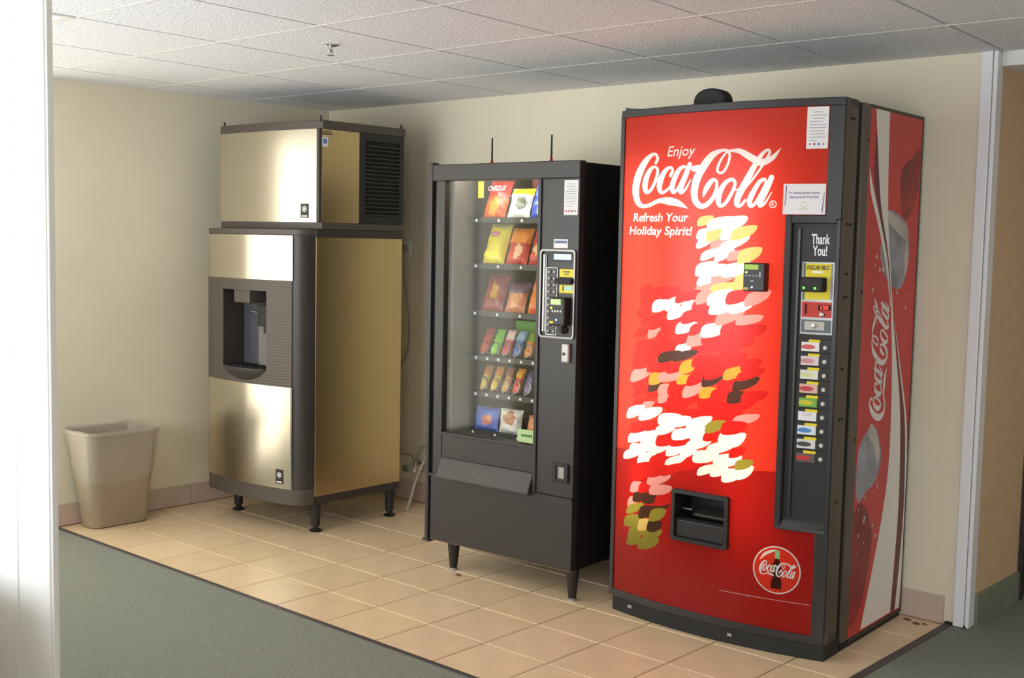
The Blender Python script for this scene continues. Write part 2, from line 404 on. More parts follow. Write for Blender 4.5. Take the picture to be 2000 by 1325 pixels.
nt.links.new(nzl.outputs['Fac'], bpl.inputs['Height']); nt.links.new(bpl.outputs[0], pb.inputs['Normal'])
M['liner'] = lm
rnd = random.Random(3); rings = []
def wr(ring, amp, ph):
    c = [(.0, -.05)]; out = []
    for i, (x, y, z) in enumerate(ring):
        k = 1+amp*(math.sin(i*1.9+ph)+.7*math.sin(i*3.3+2*ph)); out.append((x*k, (y+.05)*k-.05, z+amp*.8*math.sin(i*.9+ph)))
    return out
for z, g, a in ((.78, .012, .004), (.80, .016, .006), (.95, .02, .008), (1.1, .016, .010), (1.25, .022, .008), (1.4, .03, .010), (1.55, .038, .008), (1.64, .05, .006), (1.68, .036, .01), (1.67, .0, .008), (1.6, -.04, .012), (1.35, -.06, .02), (1.0, -.09, .03)):
    rg = can_ring(z, g, 6); per = [0]
    for p, q in zip(rg, rg[1:]+rg[:1]): per.append(per[-1]+math.hypot(q[0]-p[0], q[1]-p[1]))
    out = []; k = 0
    for i in range(110):
        s_ = per[-1]*i/110
        while per[k+1] < s_: k += 1
        p, q = rg[k], rg[(k+1) % len(rg)]; f_ = (s_-per[k])/max(1e-9, per[k+1]-per[k]); ph = 2*math.pi*i/110
        rr_ = 1+a*(.9*math.sin(23*ph+z*6)+.7*math.sin(37*ph-z*11)+.5*math.sin(9*ph+z*17)); x_, y_ = p[0]+(q[0]-p[0])*f_, p[1]+(q[1]-p[1])*f_
        dz = (.05*math.sin(2*ph+.6)+.02*math.sin(7*ph)) if z < .9 else .02*math.sin(5*ph+z*7)*min(1, (1.66-z)*4 if z < 1.6 else .3)
        out.append((x_*rr_, (y_+.05)*rr_-.05, z+dz))
    rings.append(out)
MB().loft(rings, False, False).build('bin_liner', M['liner'], tc_, smooth=True, label='clear plastic liner folded over the rim')

# ------------------------------------------------------------------ ice dispenser (lower cabinet)
ice = thing('ice_dispenser', 'tall stainless steel ice dispenser cabinet standing on black legs', 'ice dispenser', (0, 0, 0))
ICE = [(-.2, 2.9), (-.2, 2.66), (-.15, 2.52), (-.05, 2.455), (.25, 2.41), (.53, 2.39), (.85, 2.383), (1.12, 2.391), (1.4, 2.42), (1.63, 2.452), (1.93, 2.505), (2.14, 2.56), (2.22, 2.60), (2.28, 2.66), (2.31, 2.78), (2.33, 2.9)]
def ice_y(x):
    for (xa, ya), (xb, yb) in zip(ICE[2:], ICE[3:]):
        if xa <= x <= xb: return ya+(yb-ya)*(x-xa)/(xb-xa)
    return 2.9
def ice_plan(xa, xb, off=0., back=2.9, n=26):
    """piece of the bowed front between xa and xb, set back by off"""
    if xa <= -.199: f = [(x, y) for x, y in ICE[:3]] ; f = [(x, y) for x, y in ICE if x < xb-.001]
    else: f = [(xa, ice_y(xa))]+[(x, y) for x, y in ICE if xa+.01 < x < xb-.01]
    if xb >= 2.33: f = f+[(2.33, 2.9)] if f[-1] != (2.33, 2.9) else f
    else: f.append((xb, ice_y(xb)))
    f = [(x, min(y+off, 2.9)) for x, y in f]
    if f[-1][1] < back: f.append((f[-1][0], back))
    if f[0][1] < back: f.insert(0, (f[0][0], back))
    return f
def ice_sheet(name, mt, xa, xb, z0, z1, t=.014, parent=None):
    N = 24; X = [xa+(xb-xa)*i/N for i in range(N+1)]
    P = [(x, ice_y(x)-t) for x in X]+[(x, ice_y(x)+.01) for x in reversed(X)]
    return MB().prism_z(P, z0, z1).build(name, mt, parent or ice, smooth=True)
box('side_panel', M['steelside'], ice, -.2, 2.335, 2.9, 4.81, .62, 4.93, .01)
box('bottom_frame', M['darkgrey'], ice, -.19, 2.33, 2.9, 4.8, .49, .62)
box('top_cover', M['darkgrey'], ice, -.2, 2.345, 2.89, 4.82, 4.92, 5.05, .012)
MB().prism_z(ice_plan(-.2, 2.33), .49, .76).build('base_band', M['greyplastic'], ice, .015, smooth=True)
core = MB()
core.prism_z(ice_plan(-.2, 2.33, .012), .76, 2.46)
core.prism_z(ice_plan(-.2, 2.33, .012), 4.2, 4.95)
core.prism_z(ice_plan(-.2, .475, .012), 2.46, 4.2); core.prism_z(ice_plan(1.62, 2.33, .012), 2.46, 4.2)
core.prism_z(ice_plan(.475, 1.62, .012), 2.46, 2.71); core.prism_z(ice_plan(.475, 1.62, .012), 4.02, 4.2)
core.build('front_shell', M['darkgrey'], ice, smooth=True)
MB().prism_z(ice_plan(-.2, 2.33), 4.95, 5.05).build('top_band', M['greyplastic'], ice, .012, smooth=True)
ice_sheet('lower_door', M['steel'], -.13, 2.14, .76, 2.455)
ice_sheet('upper_door', M['steel'], -.13, 2.14, 4.21, 4.945)
for z0, z1 in ((.76, 2.455), (4.21, 4.945)): ice_sheet('edge_trim', M['chrome'], 2.14, 2.165, z0, z1, .02)
dp = MB(); N = 24
def sheet(mb, xa, xb, z0, z1, t=.012):
    n = max(2, int((xb-xa)/.1)); X = [xa+(xb-xa)*i/n for i in range(n+1)]
    mb.prism_z([(x, ice_y(x)-t) for x in X]+[(x, ice_y(x)+.01) for x in reversed(X)], z0, z1)
sheet(dp, -.13, .475, 2.455, 4.21); sheet(dp, 1.62, 2.15, 2.455, 4.21); sheet(dp, .475, 1.62, 2.455, 2.71); sheet(dp, .475, 1.62, 4.02, 4.21)
rib = mat('ribbed_grey_plastic', (80, 72, 66), .5); nt = rib.node_tree
wt = nt.nodes.new('ShaderNodeTexWave'); wt.bands_direction = 'Z'; wt.inputs['Scale'].default_value = 22; wt.inputs['Distortion'].default_value = .3; tcw = nt.nodes.new('ShaderNodeTexCoord'); bpw = nt.nodes.new('ShaderNodeBump'); bpw.inputs['Strength'].default_value = .25; bpw.inputs['Distance'].default_value = .004
nt.links.new(tcw.outputs['Object'], wt.inputs['Vector']); nt.links.new(wt.outputs['Fac'], bpw.inputs['Height']); nt.links.new(bpw.outputs[0], nt.nodes['Principled BSDF'].inputs['Normal'])
dp.build('dispenser_panel', rib, ice, smooth=True)
rc = MB(); rc.box(.475, 1.62, 2.82, 2.9, 2.71, 4.02)
rc.build('recess_back', M['recess'], ice)
box('chute_panel', mat('chute_grey', (116, 112, 108), .4), ice, .98, 1.6, 2.74, 2.83, 2.72, 3.75, .02)
box('spout', M['greyplastic'], ice, .76, 1.2, 2.40, 2.78, 3.8, 4.03, .02)
lv = box('push_lever', M['rubber'], ice, 1.28, 1.58, 2.5, 2.78, 3.42, 3.78, .02); MB().box(1.43, 1.58, 2.52, 2.76, 3.3, 3.43).build('lever_tip', M['rubber'], lv, .01)
MB().cyl((1.0, 2.6, 3.66), (1.3, 2.6, 3.62), .02, n=10).build('water_nozzle', M['chrome'], ice, smooth=True)
tray = [(1.0+.62*math.cos(a), 2.47+.2*math.sin(a)) for a in [math.pi+math.pi*i/18 for i in range(19)]]+[(1.62, 2.8), (.38, 2.8)]
tr1 = [(1.0+(x-1.0)*.86, y+.05 if y < 2.6 else y) for x, y in tray]; tr0 = [(1.0+(x-1.0)*.7, min(y+.13, 2.55) if y < 2.6 else y) for x, y in tray]
dt = MB().loft([[(x, y, 2.47) for x, y in tr0], [(x, y, 2.58) for x, y in tr1], [(x, y, 2.69) for x, y in tray], [(x, y, 2.72) for x, y in tray]]).build('drip_tray', M['darkgrey'], ice, smooth=True)
gr = MB()
for k in range(9): gr.box(.5+k*.125, .54+k*.125, 2.36, 2.8, 2.72, 2.735)
gr.box(.44, 1.58, 2.42, 2.45, 2.72, 2.735); gr.build('drip_grille', M['rubber'], dt)
SNOW = []
for k in range(6):
    a = math.radians(90+60*k); c, s = math.cos(a), math.sin(a); R = lambda x, y: (c*x-s*y, s*x+c*y)
    SNOW.append([R(0, -.06), R(.75, -.13), R(1, 0), R(.75, .13), R(0, .06)])
    for sg in (-1, 1): SNOW.append([R(.45, 0), R(.75, sg*.34), R(.85, sg*.26), R(.6, 0)])
def snow_badge(parent, f, w, h, top):
    """dark badge with a white snowflake; f(u, v) -> point on the door"""
    bb = MB(); P = [f(0, 0), f(w, 0), f(w, h), f(0, h)]; bb.loft([P, [(x, y-.006, z) for x, y, z in P]])
    o = bb.build('badge', M['dark'], parent, label='dark badge with a white snowflake')
    print_on('snowflake_mark', M['whiteprint'], o, [[(w*.5+u*w*.36, h*.62+v*w*.36) for u, v in p] for p in SNOW], lambda u, v: tuple(a+b_ for a, b_ in zip(f(u, v), (0, -.008, 0))))
    print_on('badge_lettering', M['whiteprint'], o, [[(w*.14, h*.08), (w*.86, h*.08), (w*.86, h*.17), (w*.14, h*.17)]], lambda u, v: tuple(a+b_ for a, b_ in zip(f(u, v), (0, -.008, 0))))
snow_badge(ice, lambda u, v: (1.85+u, ice_y(1.85+u)-.016, .84+v), .15, .24, 0)
def leg(x, y, h, parent):
    l = MB().cyl((x, y, .1), (x, y, h), .075, .085, 14).build('leg', M['dark'], parent, smooth=True)
    MB().lathe((x, y, 0), [(.1, 0), (.11, .02), (.05, .05), (.045, .12)], 16).build('foot', M['rubber'], l, smooth=True)
for x, y in ((.01, 3.03), (2.2, 3.03), (2.22, 4.68), (.01, 4.68)): leg(x, y, .5, ice)
MB().tube(catmull([(.9, 3.0, .46), (1.3, 2.96, .43), (1.7, 3.2, .42), (2.05, 3.6, .44), (2.1, 4.1, .46), (2.0, 4.4, .48)], 5), .035, 8).build('drain_hose', M['rubber'], ice, smooth=True)

# ------------------------------------------------------------------ ice maker (upper unit)
mk = thing('ice_maker', 'boxy stainless steel ice maker with louvred side stacked on the dispenser', 'ice maker', (0, 0, 0))
def mk_y(x): return 2.80+(.05*(x-.3)**2 if x > .3 else 0)
def mk_slab(name, mt, xa, xb, z0, z1, t, back=None, bevel=0.):
    N = 20; X = [xa+(xb-xa)*i/N for i in range(N+1)]
    P = [(x, mk_y(x)-t) for x in X]+([(x, mk_y(x)+.02) for x in reversed(X)] if back is None else [(xb, back), (xa, back)])
    return MB().prism_z(P, z0, z1).build(name, mt, mk, bevel, smooth=True)
MB().box(-.18, 2.29, 3.02, 4.8, 5.06, 6.8).build('body', M['darkgrey'], mk)
mk_slab('bottom_band', M['greyplastic'], -.2, 2.34, 5.055, 5.17, .0, 4.81, .01)
mk_slab('top_band', M['greyplastic'], -.2, 2.36, 6.69, 6.83, .01, 4.83, .01)
mk_slab('front_panel', M['steel'], -.19, 2.24, 5.17, 6.69, .012)
mk_slab('edge_trim', M['chrome'], 2.245, 2.275, 5.17, 6.69, .012)
MB().box(2.275, 2.345, 2.94, 3.0, 5.17, 6.69).build('corner_post', M['darkgrey'], mk, .01)
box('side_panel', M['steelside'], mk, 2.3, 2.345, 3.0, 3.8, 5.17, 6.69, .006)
lf = MB(); lf.box(2.3, 2.35, 3.8, 3.93, 5.17, 6.69); lf.box(2.3, 2.35, 4.72, 4.81, 5.17, 6.69); lf.box(2.3, 2.35, 3.93, 4.72, 6.56, 6.69); lf.box(2.3, 2.35, 3.93, 4.72, 5.17, 5.3)
lf.build('louvre_frame', M['dark'], mk, .006)
for k in range(18):
    z = 5.33+k*.0685; MB().prism_y([(2.31, z), (2.355, z-.022), (2.355, z-.006), (2.31, z+.016)], 3.93, 4.72).build('louvre_slat', M['darkgrey'], mk)
box('louvre_backing', M['rubber'], mk, 2.29, 2.305, 3.93, 4.72, 5.3, 6.56)
for x, y in ((-.14, 2.84), (2.32, 2.99), (2.3, 4.78)): MB().cyl((x, y, 6.8), (x, y, 6.9), .018, n=8).build('corner_pin', M['dark'], mk)
stk = box('sticker', M['paper'], mk, 2.344, 2.349, 3.0, 3.12, 6.4, 6.56)
MB().cyl((2.348, 3.06, 6.49), (2.351, 3.06, 6.49), .045, n=16).build('sticker_emblem', mat('sticker_blue', (96, 130, 205), .5), stk)
print_on('side_lettering', M['bronze'], mk, [[(3.0, 6.6), (3.22, 6.6), (3.22, 6.625), (3.0, 6.625)], [(3.0, 6.64), (3.2, 6.64), (3.2, 6.655), (3.0, 6.655)]], lambda u, v: (2.348, u, v))
snow_badge(mk, lambda u, v: (1.91+u, mk_y(1.91+u)-.014, 5.24+v), .165, .235, 0)

# ------------------------------------------------------------------ plumbing and power on the back wall
vv = thing('water_valve', 'chrome water shut-off valve on the back wall between the machines', 'valve', (1.82, 5.81, .68))
MB().lathe((0, .03, 0), [(.03, 0), (.10, .01), (.11, .03), (.05, .06), (.04, .12)], 18, 'y').build('wall_flange', M['chrome'], vv, smooth=True)
MB().cyl((0, -.05, 0), (0, -.22, 0), .04, n=12).build('valve_stem', M['chrome'], vv, smooth=True)
MB().cyl((0, -.14, -.08), (0, -.14, .1), .032, n=12).build('outlet', M['chrome'], vv, smooth=True)
hd = [(-.12+.085*math.cos(a)*(1+.12*math.cos(5*a)), .07*math.sin(a)*(1+.12*math.cos(5*a))) for a in [2*math.pi*i/30 for i in range(30)]]
MB().prism_y([(x-.02, z-.02) for x, z in hd], -.26, -.2).build('handle', M['satin'], vv, .008)
def hose(name, label, pts, r, mt, cat='hose'):
    return tag(MB().tube(catmull(pts, 7), r, 8).build(name, mt, None, smooth=True), label, cat)
hose('drain_tube', 'cream plastic drain tube curving down to the floor beside the valve', [(2.5, 5.74, 1.2), (2.15, 5.73, 1.05), (2.0, 5.66, .72), (1.98, 5.55, .5), (2.02, 5.4, .22), (2.1, 5.25, .06), (2.15, 5.17, .03)], .028, M['hose'])
hose('water_line', 'thin grey water line from the ice machine down to the valve', [(1.2, 5.6, .9), (1.42, 5.74, .88), (1.62, 5.77, .86), (1.74, 5.72, .8), (1.8, 5.67, .76)], .014, M['cord'])
hose('supply_tube', 'thin tube rising from the valve toward the snack machine', [(1.83, 5.67, .77), (1.84, 5.72, .92), (1.9, 5.76, 1.06), (2.05, 5.79, 1.1), (2.4, 5.8, 1.08)], .014, M['cord'])
ol = thing('wall_outlet', 'small white wall outlet beside the top of the dispenser', 'outlet', (1.36, 5.85, 4.74))
MB().box(-.1, .1, -.02, 0, -.14, .14).build('cover_plate', M['white'], ol, .01)
MB().box(-.05, .05, -.1, -.02, -.05, .08).build('plug', M['cord'], ol, .012)
hose('power_cord', 'grey power cord hanging down the back wall behind the ice machine', [(1.36, 5.76, 4.74), (1.37, 5.72, 4.5), (1.39, 5.76, 4.1), (1.46, 5.8, 3.5), (1.47, 5.8, 3.0), (1.42, 5.78, 2.75), (1.25, 5.72, 2.45), (1.0, 5.5, 2.2)], .018, M['cord'], 'cord')

# ------------------------------------------------------------------ snack vending machine
SX, SY, SA = 4.99, 2.9, 2.5
sn = thing('snack_machine', 'black glass-front snack vending machine on tapered legs', 'vending machine', (SX, SY, 0), SA)
def sw(x, y, z):
    a = math.radians(SA); return (SX+x*math.cos(a)-y*math.sin(a), SY+x*math.sin(a)+y*math.cos(a), z)
W = 2.74
cab = MB(); cab.box(.02, .1, .1, 2.5, .43, 6.0); cab.box(W-.08, W, .1, 2.5, .43, 6.0); cab.box(.1, W-.08, 2.42, 2.5, .43, 6.0)
cab.box(.1, W-.08, .1, 2.42, 5.93, 6.0); cab.box(.1, W-.08, .1, 2.42, .43, .5)
cab.build('cabinet', M['blackside'], sn, .008)
inn = mat('cabinet_interior', (92, 87, 80), .6)
ib = MB(); ib.box(.32, .36, .14, 2.2, 2.02, 5.93); ib.box(2.06, 2.12, .14, 2.2, 2.02, 5.93); ib.box(.36, 2.06, 2.1, 2.2, 2.02, 5.93); ib.box(.36, 2.06, .14, 2.1, 1.96, 2.06)
ib.build('interior_liner', inn, sn)
# door frame
box('header', M['black'], sn, .06, W, -.02, .12, 5.785, 6.02, .012)
st = MB(); st.box(0, .065, -.03, .12, .40, 6.05); st.build('hinge_strip', M['black'], sn, .01)
box('left_stile', M['black'], sn, .13, .30, -.01, .12, 1.38, 5.785, .008)
box('stile_groove', M['rubber'], sn, .065, .13, .04, .12, .46, 5.785)
box('divider', M['black'], sn, 2.05, 2.105, -.035, .14, 1.41, 5.785, .008)
box('control_panel', M['black'], sn, 2.105, W, -.01, .14, 1.44, 5.785, .008)
box('sill_bar', M['black'], sn, .29, 2.05, -.03, .12, 2.045, 2.085, .006)
box('glass_apron', M['black'], sn, .30, 2.05, .0, .12, 1.70, 2.045, .006)
box('lower_panel', M['black'], sn, .10, W, -.015, .12, .44, 1.395, .01)
box('frame_rail', M['black'], sn, .065, W, -.025, .12, 1.395, 1.435, .006)
MB().prism_x([(.06, 1.70), (-.01, 1.70), (-.12, 1.43), (-.12, 1.405), (.06, 1.405)], .30, 2.04).build('delivery_flap', mat('flap_plastic', (58, 53, 51), .5), sn, .006)
print_on('flap_lettering', mat('embossed_letters', (76, 70, 66), .45), sn, [[(x+.98, y) for x, y in t] for t in text_tris('PUSH', .12, 0, 0, .42, 'CENTER')],
         lambda u, v: (u+.2, -.0655-(1.56-(1.50+v))*.407+(-.004)-.0, 1.50+v))
MB().box(-.05, .1, -.03, .2, .385, .42).build('bottom_hinge', M['rubber'], sn, .01); box('bottom_edge', mat('worn_edge', (96, 78, 58), .6), sn, .1, W, -.01, .02, .425, .44)
box('display_glass', thin_glass('vending_glass', (.96, .97, .96, 1), .026, .06), sn, .30, 2.05, .045, .06, 2.085, 5.785)
for x, y in ((.47, .12), (2.68, .12), (.47, 2.3), (2.68, 2.3)):
    l = MB().cyl((x, y, .03), (x, y, .45), .055, .1, 16).build('leg', M['blackside'], sn, smooth=True)
    MB().cyl((x, y, 0), (x, y, .035), .06, n=14).build('foot', M['satin'], l, smooth=True)
for x in (.885, 1.97):
    a = MB().cyl((x, .35, 6.06), (x, .35, 6.41), .014, .012, 8).build('antenna', M['rubber'], sn, smooth=True)
    MB().lathe((x, .35, 5.99), [(.035, 0), (.03, .05), (.016, .1)], 12).build('antenna_base', mat('red_plastic', (170, 40, 36), .4), a, smooth=True)
lt = MB().cyl((.42, .2, 5.86), (2.0, .2, 5.86), .04, n=12).build('light_tube', emissive('snack_lamp', (255, 250, 238), 22.0), sn, label='fluorescent tube behind the header')
# shelves with lips and price dots
tray_z = [5.25, 4.58, 3.88, 3.22, 2.68, 2.1]
for k, z in enumerate(tray_z):
    t = MB().box(.37, 2.05, .40, 2.05, z-.03, z).build('tray', M['dark'], sn)
    MB().box(.37, 2.05, .385, .40, z-.07, z+.015).build('tray_lip', M['dark'], t, .004)
    cols = [.62+.215*i for i in range(7)] if k in (3, 4) else [.58+.43*i for i in range(4)]
    dots = MB()
    for x in cols:
        dots.lathe((x, .384, z-.03), [(.0, 0), (.022, .0), (.022, .006), (.0, .008)], 10, 'y')
    dots.build('price_button', M['paper'], t)
def coil(x, z, r, turns, y0, y1):
    N = turns*14; return MB().tube([(x+r*math.sin(2*math.pi*i/14), y0+(y1-y0)*i/N, z-r*math.cos(2*math.pi*i/14)) for i in range(N+1)], .011, 5)
for k in (3, 4):
    for i in range(6): coil(.667+.208*i, tray_z[k]+.12, .092, 6, .43, 1.6).build('spiral', M['satin'], sn, smooth=True)
for k in (0, 1, 2):
    for i in range(3): coil(.79+.43*i, tray_z[k]+.2, .17, 5, .52, 1.7).build('spiral', M['satin'], sn, smooth=True)

# control panel fittings
kb = MB(); o_ = rrect(2.11, 2.71, 3.62, 4.825, .05); i_ = rrect(2.135, 2.685, 3.645, 4.80, .04)
kb.loft([[(x, -.012, z) for x, z in o_], [(x, -.04, z) for x, z in o_], [(x, -.04, z) for x, z in i_], [(x, -.012, z) for x, z in i_]], False, False)
bz = kb.build('keypad_bezel', mat('bezel_metal', (128, 124, 120), .3, .9), sn, smooth=True)
box('bezel_bar', M['chrome'], bz, 2.165, 2.195, -.035, -.012, 3.7, 4.76, .004); box('bezel_bar', M['satin'], bz, 2.205, 2.217, -.03, -.012, 3.7, 4.76, .003)
ds = box('display', M['dark'], sn, 2.235, 2.665, -.022, -.01, 4.66, 4.785, .004)
box('display_screen', emissive('blue_lcd', (150, 178, 240), 1.3), ds, 2.34, 2.63, -.026, -.022, 4.69, 4.765)
kp = box('keypad', mat('keypad_plate', (64, 58, 56), .4), sn, 2.225, 2.405, -.02, -.01, 3.665, 4.575, .004)
kf = MB(); 
for q in ((2.222, 2.408, 3.66, 3.668), (2.222, 2.408, 4.572, 4.58), (2.222, 2.23, 3.66, 4.58), (2.40, 2.408, 3.66, 4.58)): kf.box(q[0], q[1], -.026, -.012, q[2], q[3])
kf.build('keypad_frame', M['satin'], kp)
kme = MB().lathe((0, 0, 0), [(.03, 0), (.03, .012), (.02, .018)], 10, 'y').mesh('key'); kme.materials.append(mat('key_metal', (120, 116, 112), .4, .8))
for r in range(10):
    for c in range(2):
        o = bpy.data.objects.new('key', kme); COL.objects.link(o); o.parent = kp; o.location = ((2.27+.09*c)*U, -.02*U, (4.52-.09*r)*U)
yp = box('bill_plate', M['yellow'], sn, 2.44, 2.675, -.024, -.01, 4.455, 4.565, .003)
print_on('bill_plate_print', M['ink'], yp, [[(2.5, 4.52), (2.62, 4.52), (2.62, 4.535), (2.5, 4.535)], [(2.52, 4.49), (2.6, 4.49), (2.6, 4.5), (2.52, 4.5)]], lambda u, v: (u, -.026, v))
box('bill_slot', M['rubber'], sn, 2.40, 2.68, -.09, -.01, 4.37, 4.44, .012)
y2 = box('coin_plate', M['yellow'], sn, 2.44, 2.68, -.022, -.01, 4.24, 4.35, .003)
box('coin_label', mat('pale_blue_label', (178, 214, 206), .5), y2, 2.53, 2.665, -.026, -.022, 4.275, 4.335); box('coin_slit', M['rubber'], y2, 2.50, 2.515, -.026, -.022, 4.27, 4.34)
rd = box('card_reader', M['dark'], sn, 2.37, 2.63, -.15, -.01, 3.80, 4.18, .02)
box('reader_screen', emissive('reader_lcd', (170, 200, 130), .5), rd, 2.40, 2.57, -.155, -.149, 4.085, 4.16)
for x, z, c, e in ((2.41, 4.04, (240, 240, 60), 3), (2.5, 3.88, (120, 150, 255), 3)):
    MB().cyl((x, -.149, z), (x, -.158, z), .014, n=10).build('indicator_light', emissive('led_%d' % c[2], c, e), rd)
box('reader_label', M['yellow'], rd, 2.385, 2.45, -.153, -.149, 3.83, 3.86)
rk = MB()
for i in range(4): rk.box(2.42+.045*i, 2.445+.045*i, -.154, -.149, 3.985, 4.01)
rk.build('reader_icons', M['paper'], rd)
lk = box('lock_plate', M['darkgrey'], sn, 2.42, 2.665, -.022, -.01, 3.665, 3.815, .004)
MB().lathe((2.55, -.022, 3.74), [(.055, 0), (.055, .03), (.035, .05), (.03, .09)], 16, 'y').build('lock_knob', M['rubber'], lk, smooth=True)
hp = box('door_handle', mat('pale_handle', (176, 174, 170), .35, .4), sn, 2.53, 2.655, -.07, -.01, 3.30, 3.56, .02)
MB().cyl((2.58, -.07, 3.42), (2.58, -.078, 3.42), .022, n=12).build('handle_lock', M['dark'], hp)
cr = MB()
for q in ((2.405, 2.47, 1.645, 1.91), (2.605, 2.67, 1.645, 1.91), (2.47, 2.605, 1.645, 1.70), (2.47, 2.605, 1.86, 1.91)): cr.box(q[0], q[1], -.045, -.01, q[2], q[3])
co = cr.build('coin_return', M['dark'], sn, .008); box('coin_cup', M['satin'], co, 2.47, 2.605, -.016, -.008, 1.70, 1.86)
nt_ = box('notice', M['paper'], sn, 2.485, 2.715, -.016, -.0105, 5.29, 5.755, label='white paper notice with small print')
nl = []
for k, (a, b_) in enumerate(((.06, .17), (.03, .2), (.05, .18), (.02, .21), (.02, .21), (.02, .19), (.02, .21), (.02, .2), (.02, .21), (.02, .16))):
    z = 5.70-.033*k; nl.append([(2.485+a, z), (2.485+b_, z), (2.485+b_, z+.009), (2.485+a, z+.009)])
print_on('notice_print', M['greyink'], nt_, nl, lambda u, v: (u, -.018, v))
for k, c in enumerate(((200, 90, 110), (190, 50, 50), (110, 70, 80), (205, 120, 110))):
    print_on('notice_icon', mat('icon_%d' % k, c, .6), nt_, [[(2.51+.05*k, 5.33), (2.54+.05*k, 5.33), (2.54+.05*k, 5.355), (2.51+.05*k, 5.355)]], lambda u, v: (u, -.018, v))
s2 = box('sticker', M['paper'], sn, 2.325, 2.565, -.016, -.0105, 4.845, 4.965)
print_on('sticker_print', mat('slate_ink', (96, 108, 140), .6), s2, [[(2.34, 4.91), (2.55, 4.91), (2.55, 4.945), (2.34, 4.945)]], lambda u, v: (u, -.018, v))
gs = box('green_notice', mat('pale_green_card', (170, 196, 140), .6), sn, 1.725, 2.045, .03, .044, 2.11, 2.29, label='pale green card inside the glass')
print_on('green_notice_print', mat('green_ink', (70, 120, 60), .6), gs, [[(1.79, 2.19), (1.99, 2.19), (1.99, 2.225), (1.79, 2.225)]], lambda u, v: (u, .028, v))

# ------------------------------------------------------------------ snacks behind the glass
def pack_mat(name, base, band=None, blob=None, z_band=.62, rough=.28):
    """printed foil: base colour, a coloured top band and a soft blob of another colour, in the pack's own coordinates"""
    mt = mat(name, base, rough, .0, .6); nt = mt.node_tree; b = nt.nodes['Principled BSDF']
    tc = nt.nodes.new('ShaderNodeTexCoord'); sp_ = nt.nodes.new('ShaderNodeSeparateXYZ'); nt.links.new(tc.outputs['Generated'], sp_.inputs[0])
    col = None
    def mixc(fac, a, c):
        mx = nt.nodes.new('ShaderNodeMix'); mx.data_type = 'RGBA'; nt.links.new(fac, mx.inputs['Factor'])
        if a is None: mx.inputs['A'].default_value = lin(*base)
        else: nt.links.new(a, mx.inputs['A'])
        mx.inputs['B'].default_value = lin(*c); return mx.outputs['Result']
    nz = nt.nodes.new('ShaderNodeTexNoise'); nz.inputs['Scale'].default_value = 4; nt.links.new(tc.outputs['Generated'], nz.inputs['Vector'])
    if band:
        ad = nt.nodes.new('ShaderNodeMath'); ad.operation = 'MULTIPLY_ADD'; nt.links.new(nz.outputs['Fac'], ad.inputs[0]); ad.inputs[1].default_value = .18; nt.links.new(sp_.outputs['Z'], ad.inputs[2])
        mr = nt.nodes.new('ShaderNodeMapRange'); mr.inputs[1].default_value = z_band+.08; mr.inputs[2].default_value = z_band+.11; nt.links.new(ad.outputs[0], mr.inputs[0]); col = mixc(mr.outputs[0], col, band)
    if blob:
        c, (bx, bz, br) = blob; vm = nt.nodes.new('ShaderNodeVectorMath'); vm.operation = 'DISTANCE'
        cb = nt.nodes.new('ShaderNodeCombineXYZ'); nt.links.new(sp_.outputs['X'], cb.inputs[0]); nt.links.new(sp_.outputs['Z'], cb.inputs[2]); cb.inputs[1].default_value = 0
        dn = nt.nodes.new('ShaderNodeVectorMath'); dn.operation = 'MULTIPLY_ADD'; nt.links.new(nz.outputs['Color'], dn.inputs[0]); dn.inputs[1].default_value = (.45, 0, .45); nt.links.new(cb.outputs[0], dn.inputs[2])
        nt.links.new(dn.outputs[0], vm.inputs[0]); vm.inputs[1].default_value = (bx+.22, 0, bz+.22)
        mr = nt.nodes.new('ShaderNodeMapRange'); mr.inputs[1].default_value = br; mr.inputs[2].default_value = br*.85
        nt.links.new(vm.outputs['Value'], mr.inputs[0]); col = mixc(mr.outputs[0], col, c)
    if col: nt.links.new(col, b.inputs['Base Color'])
    return mt

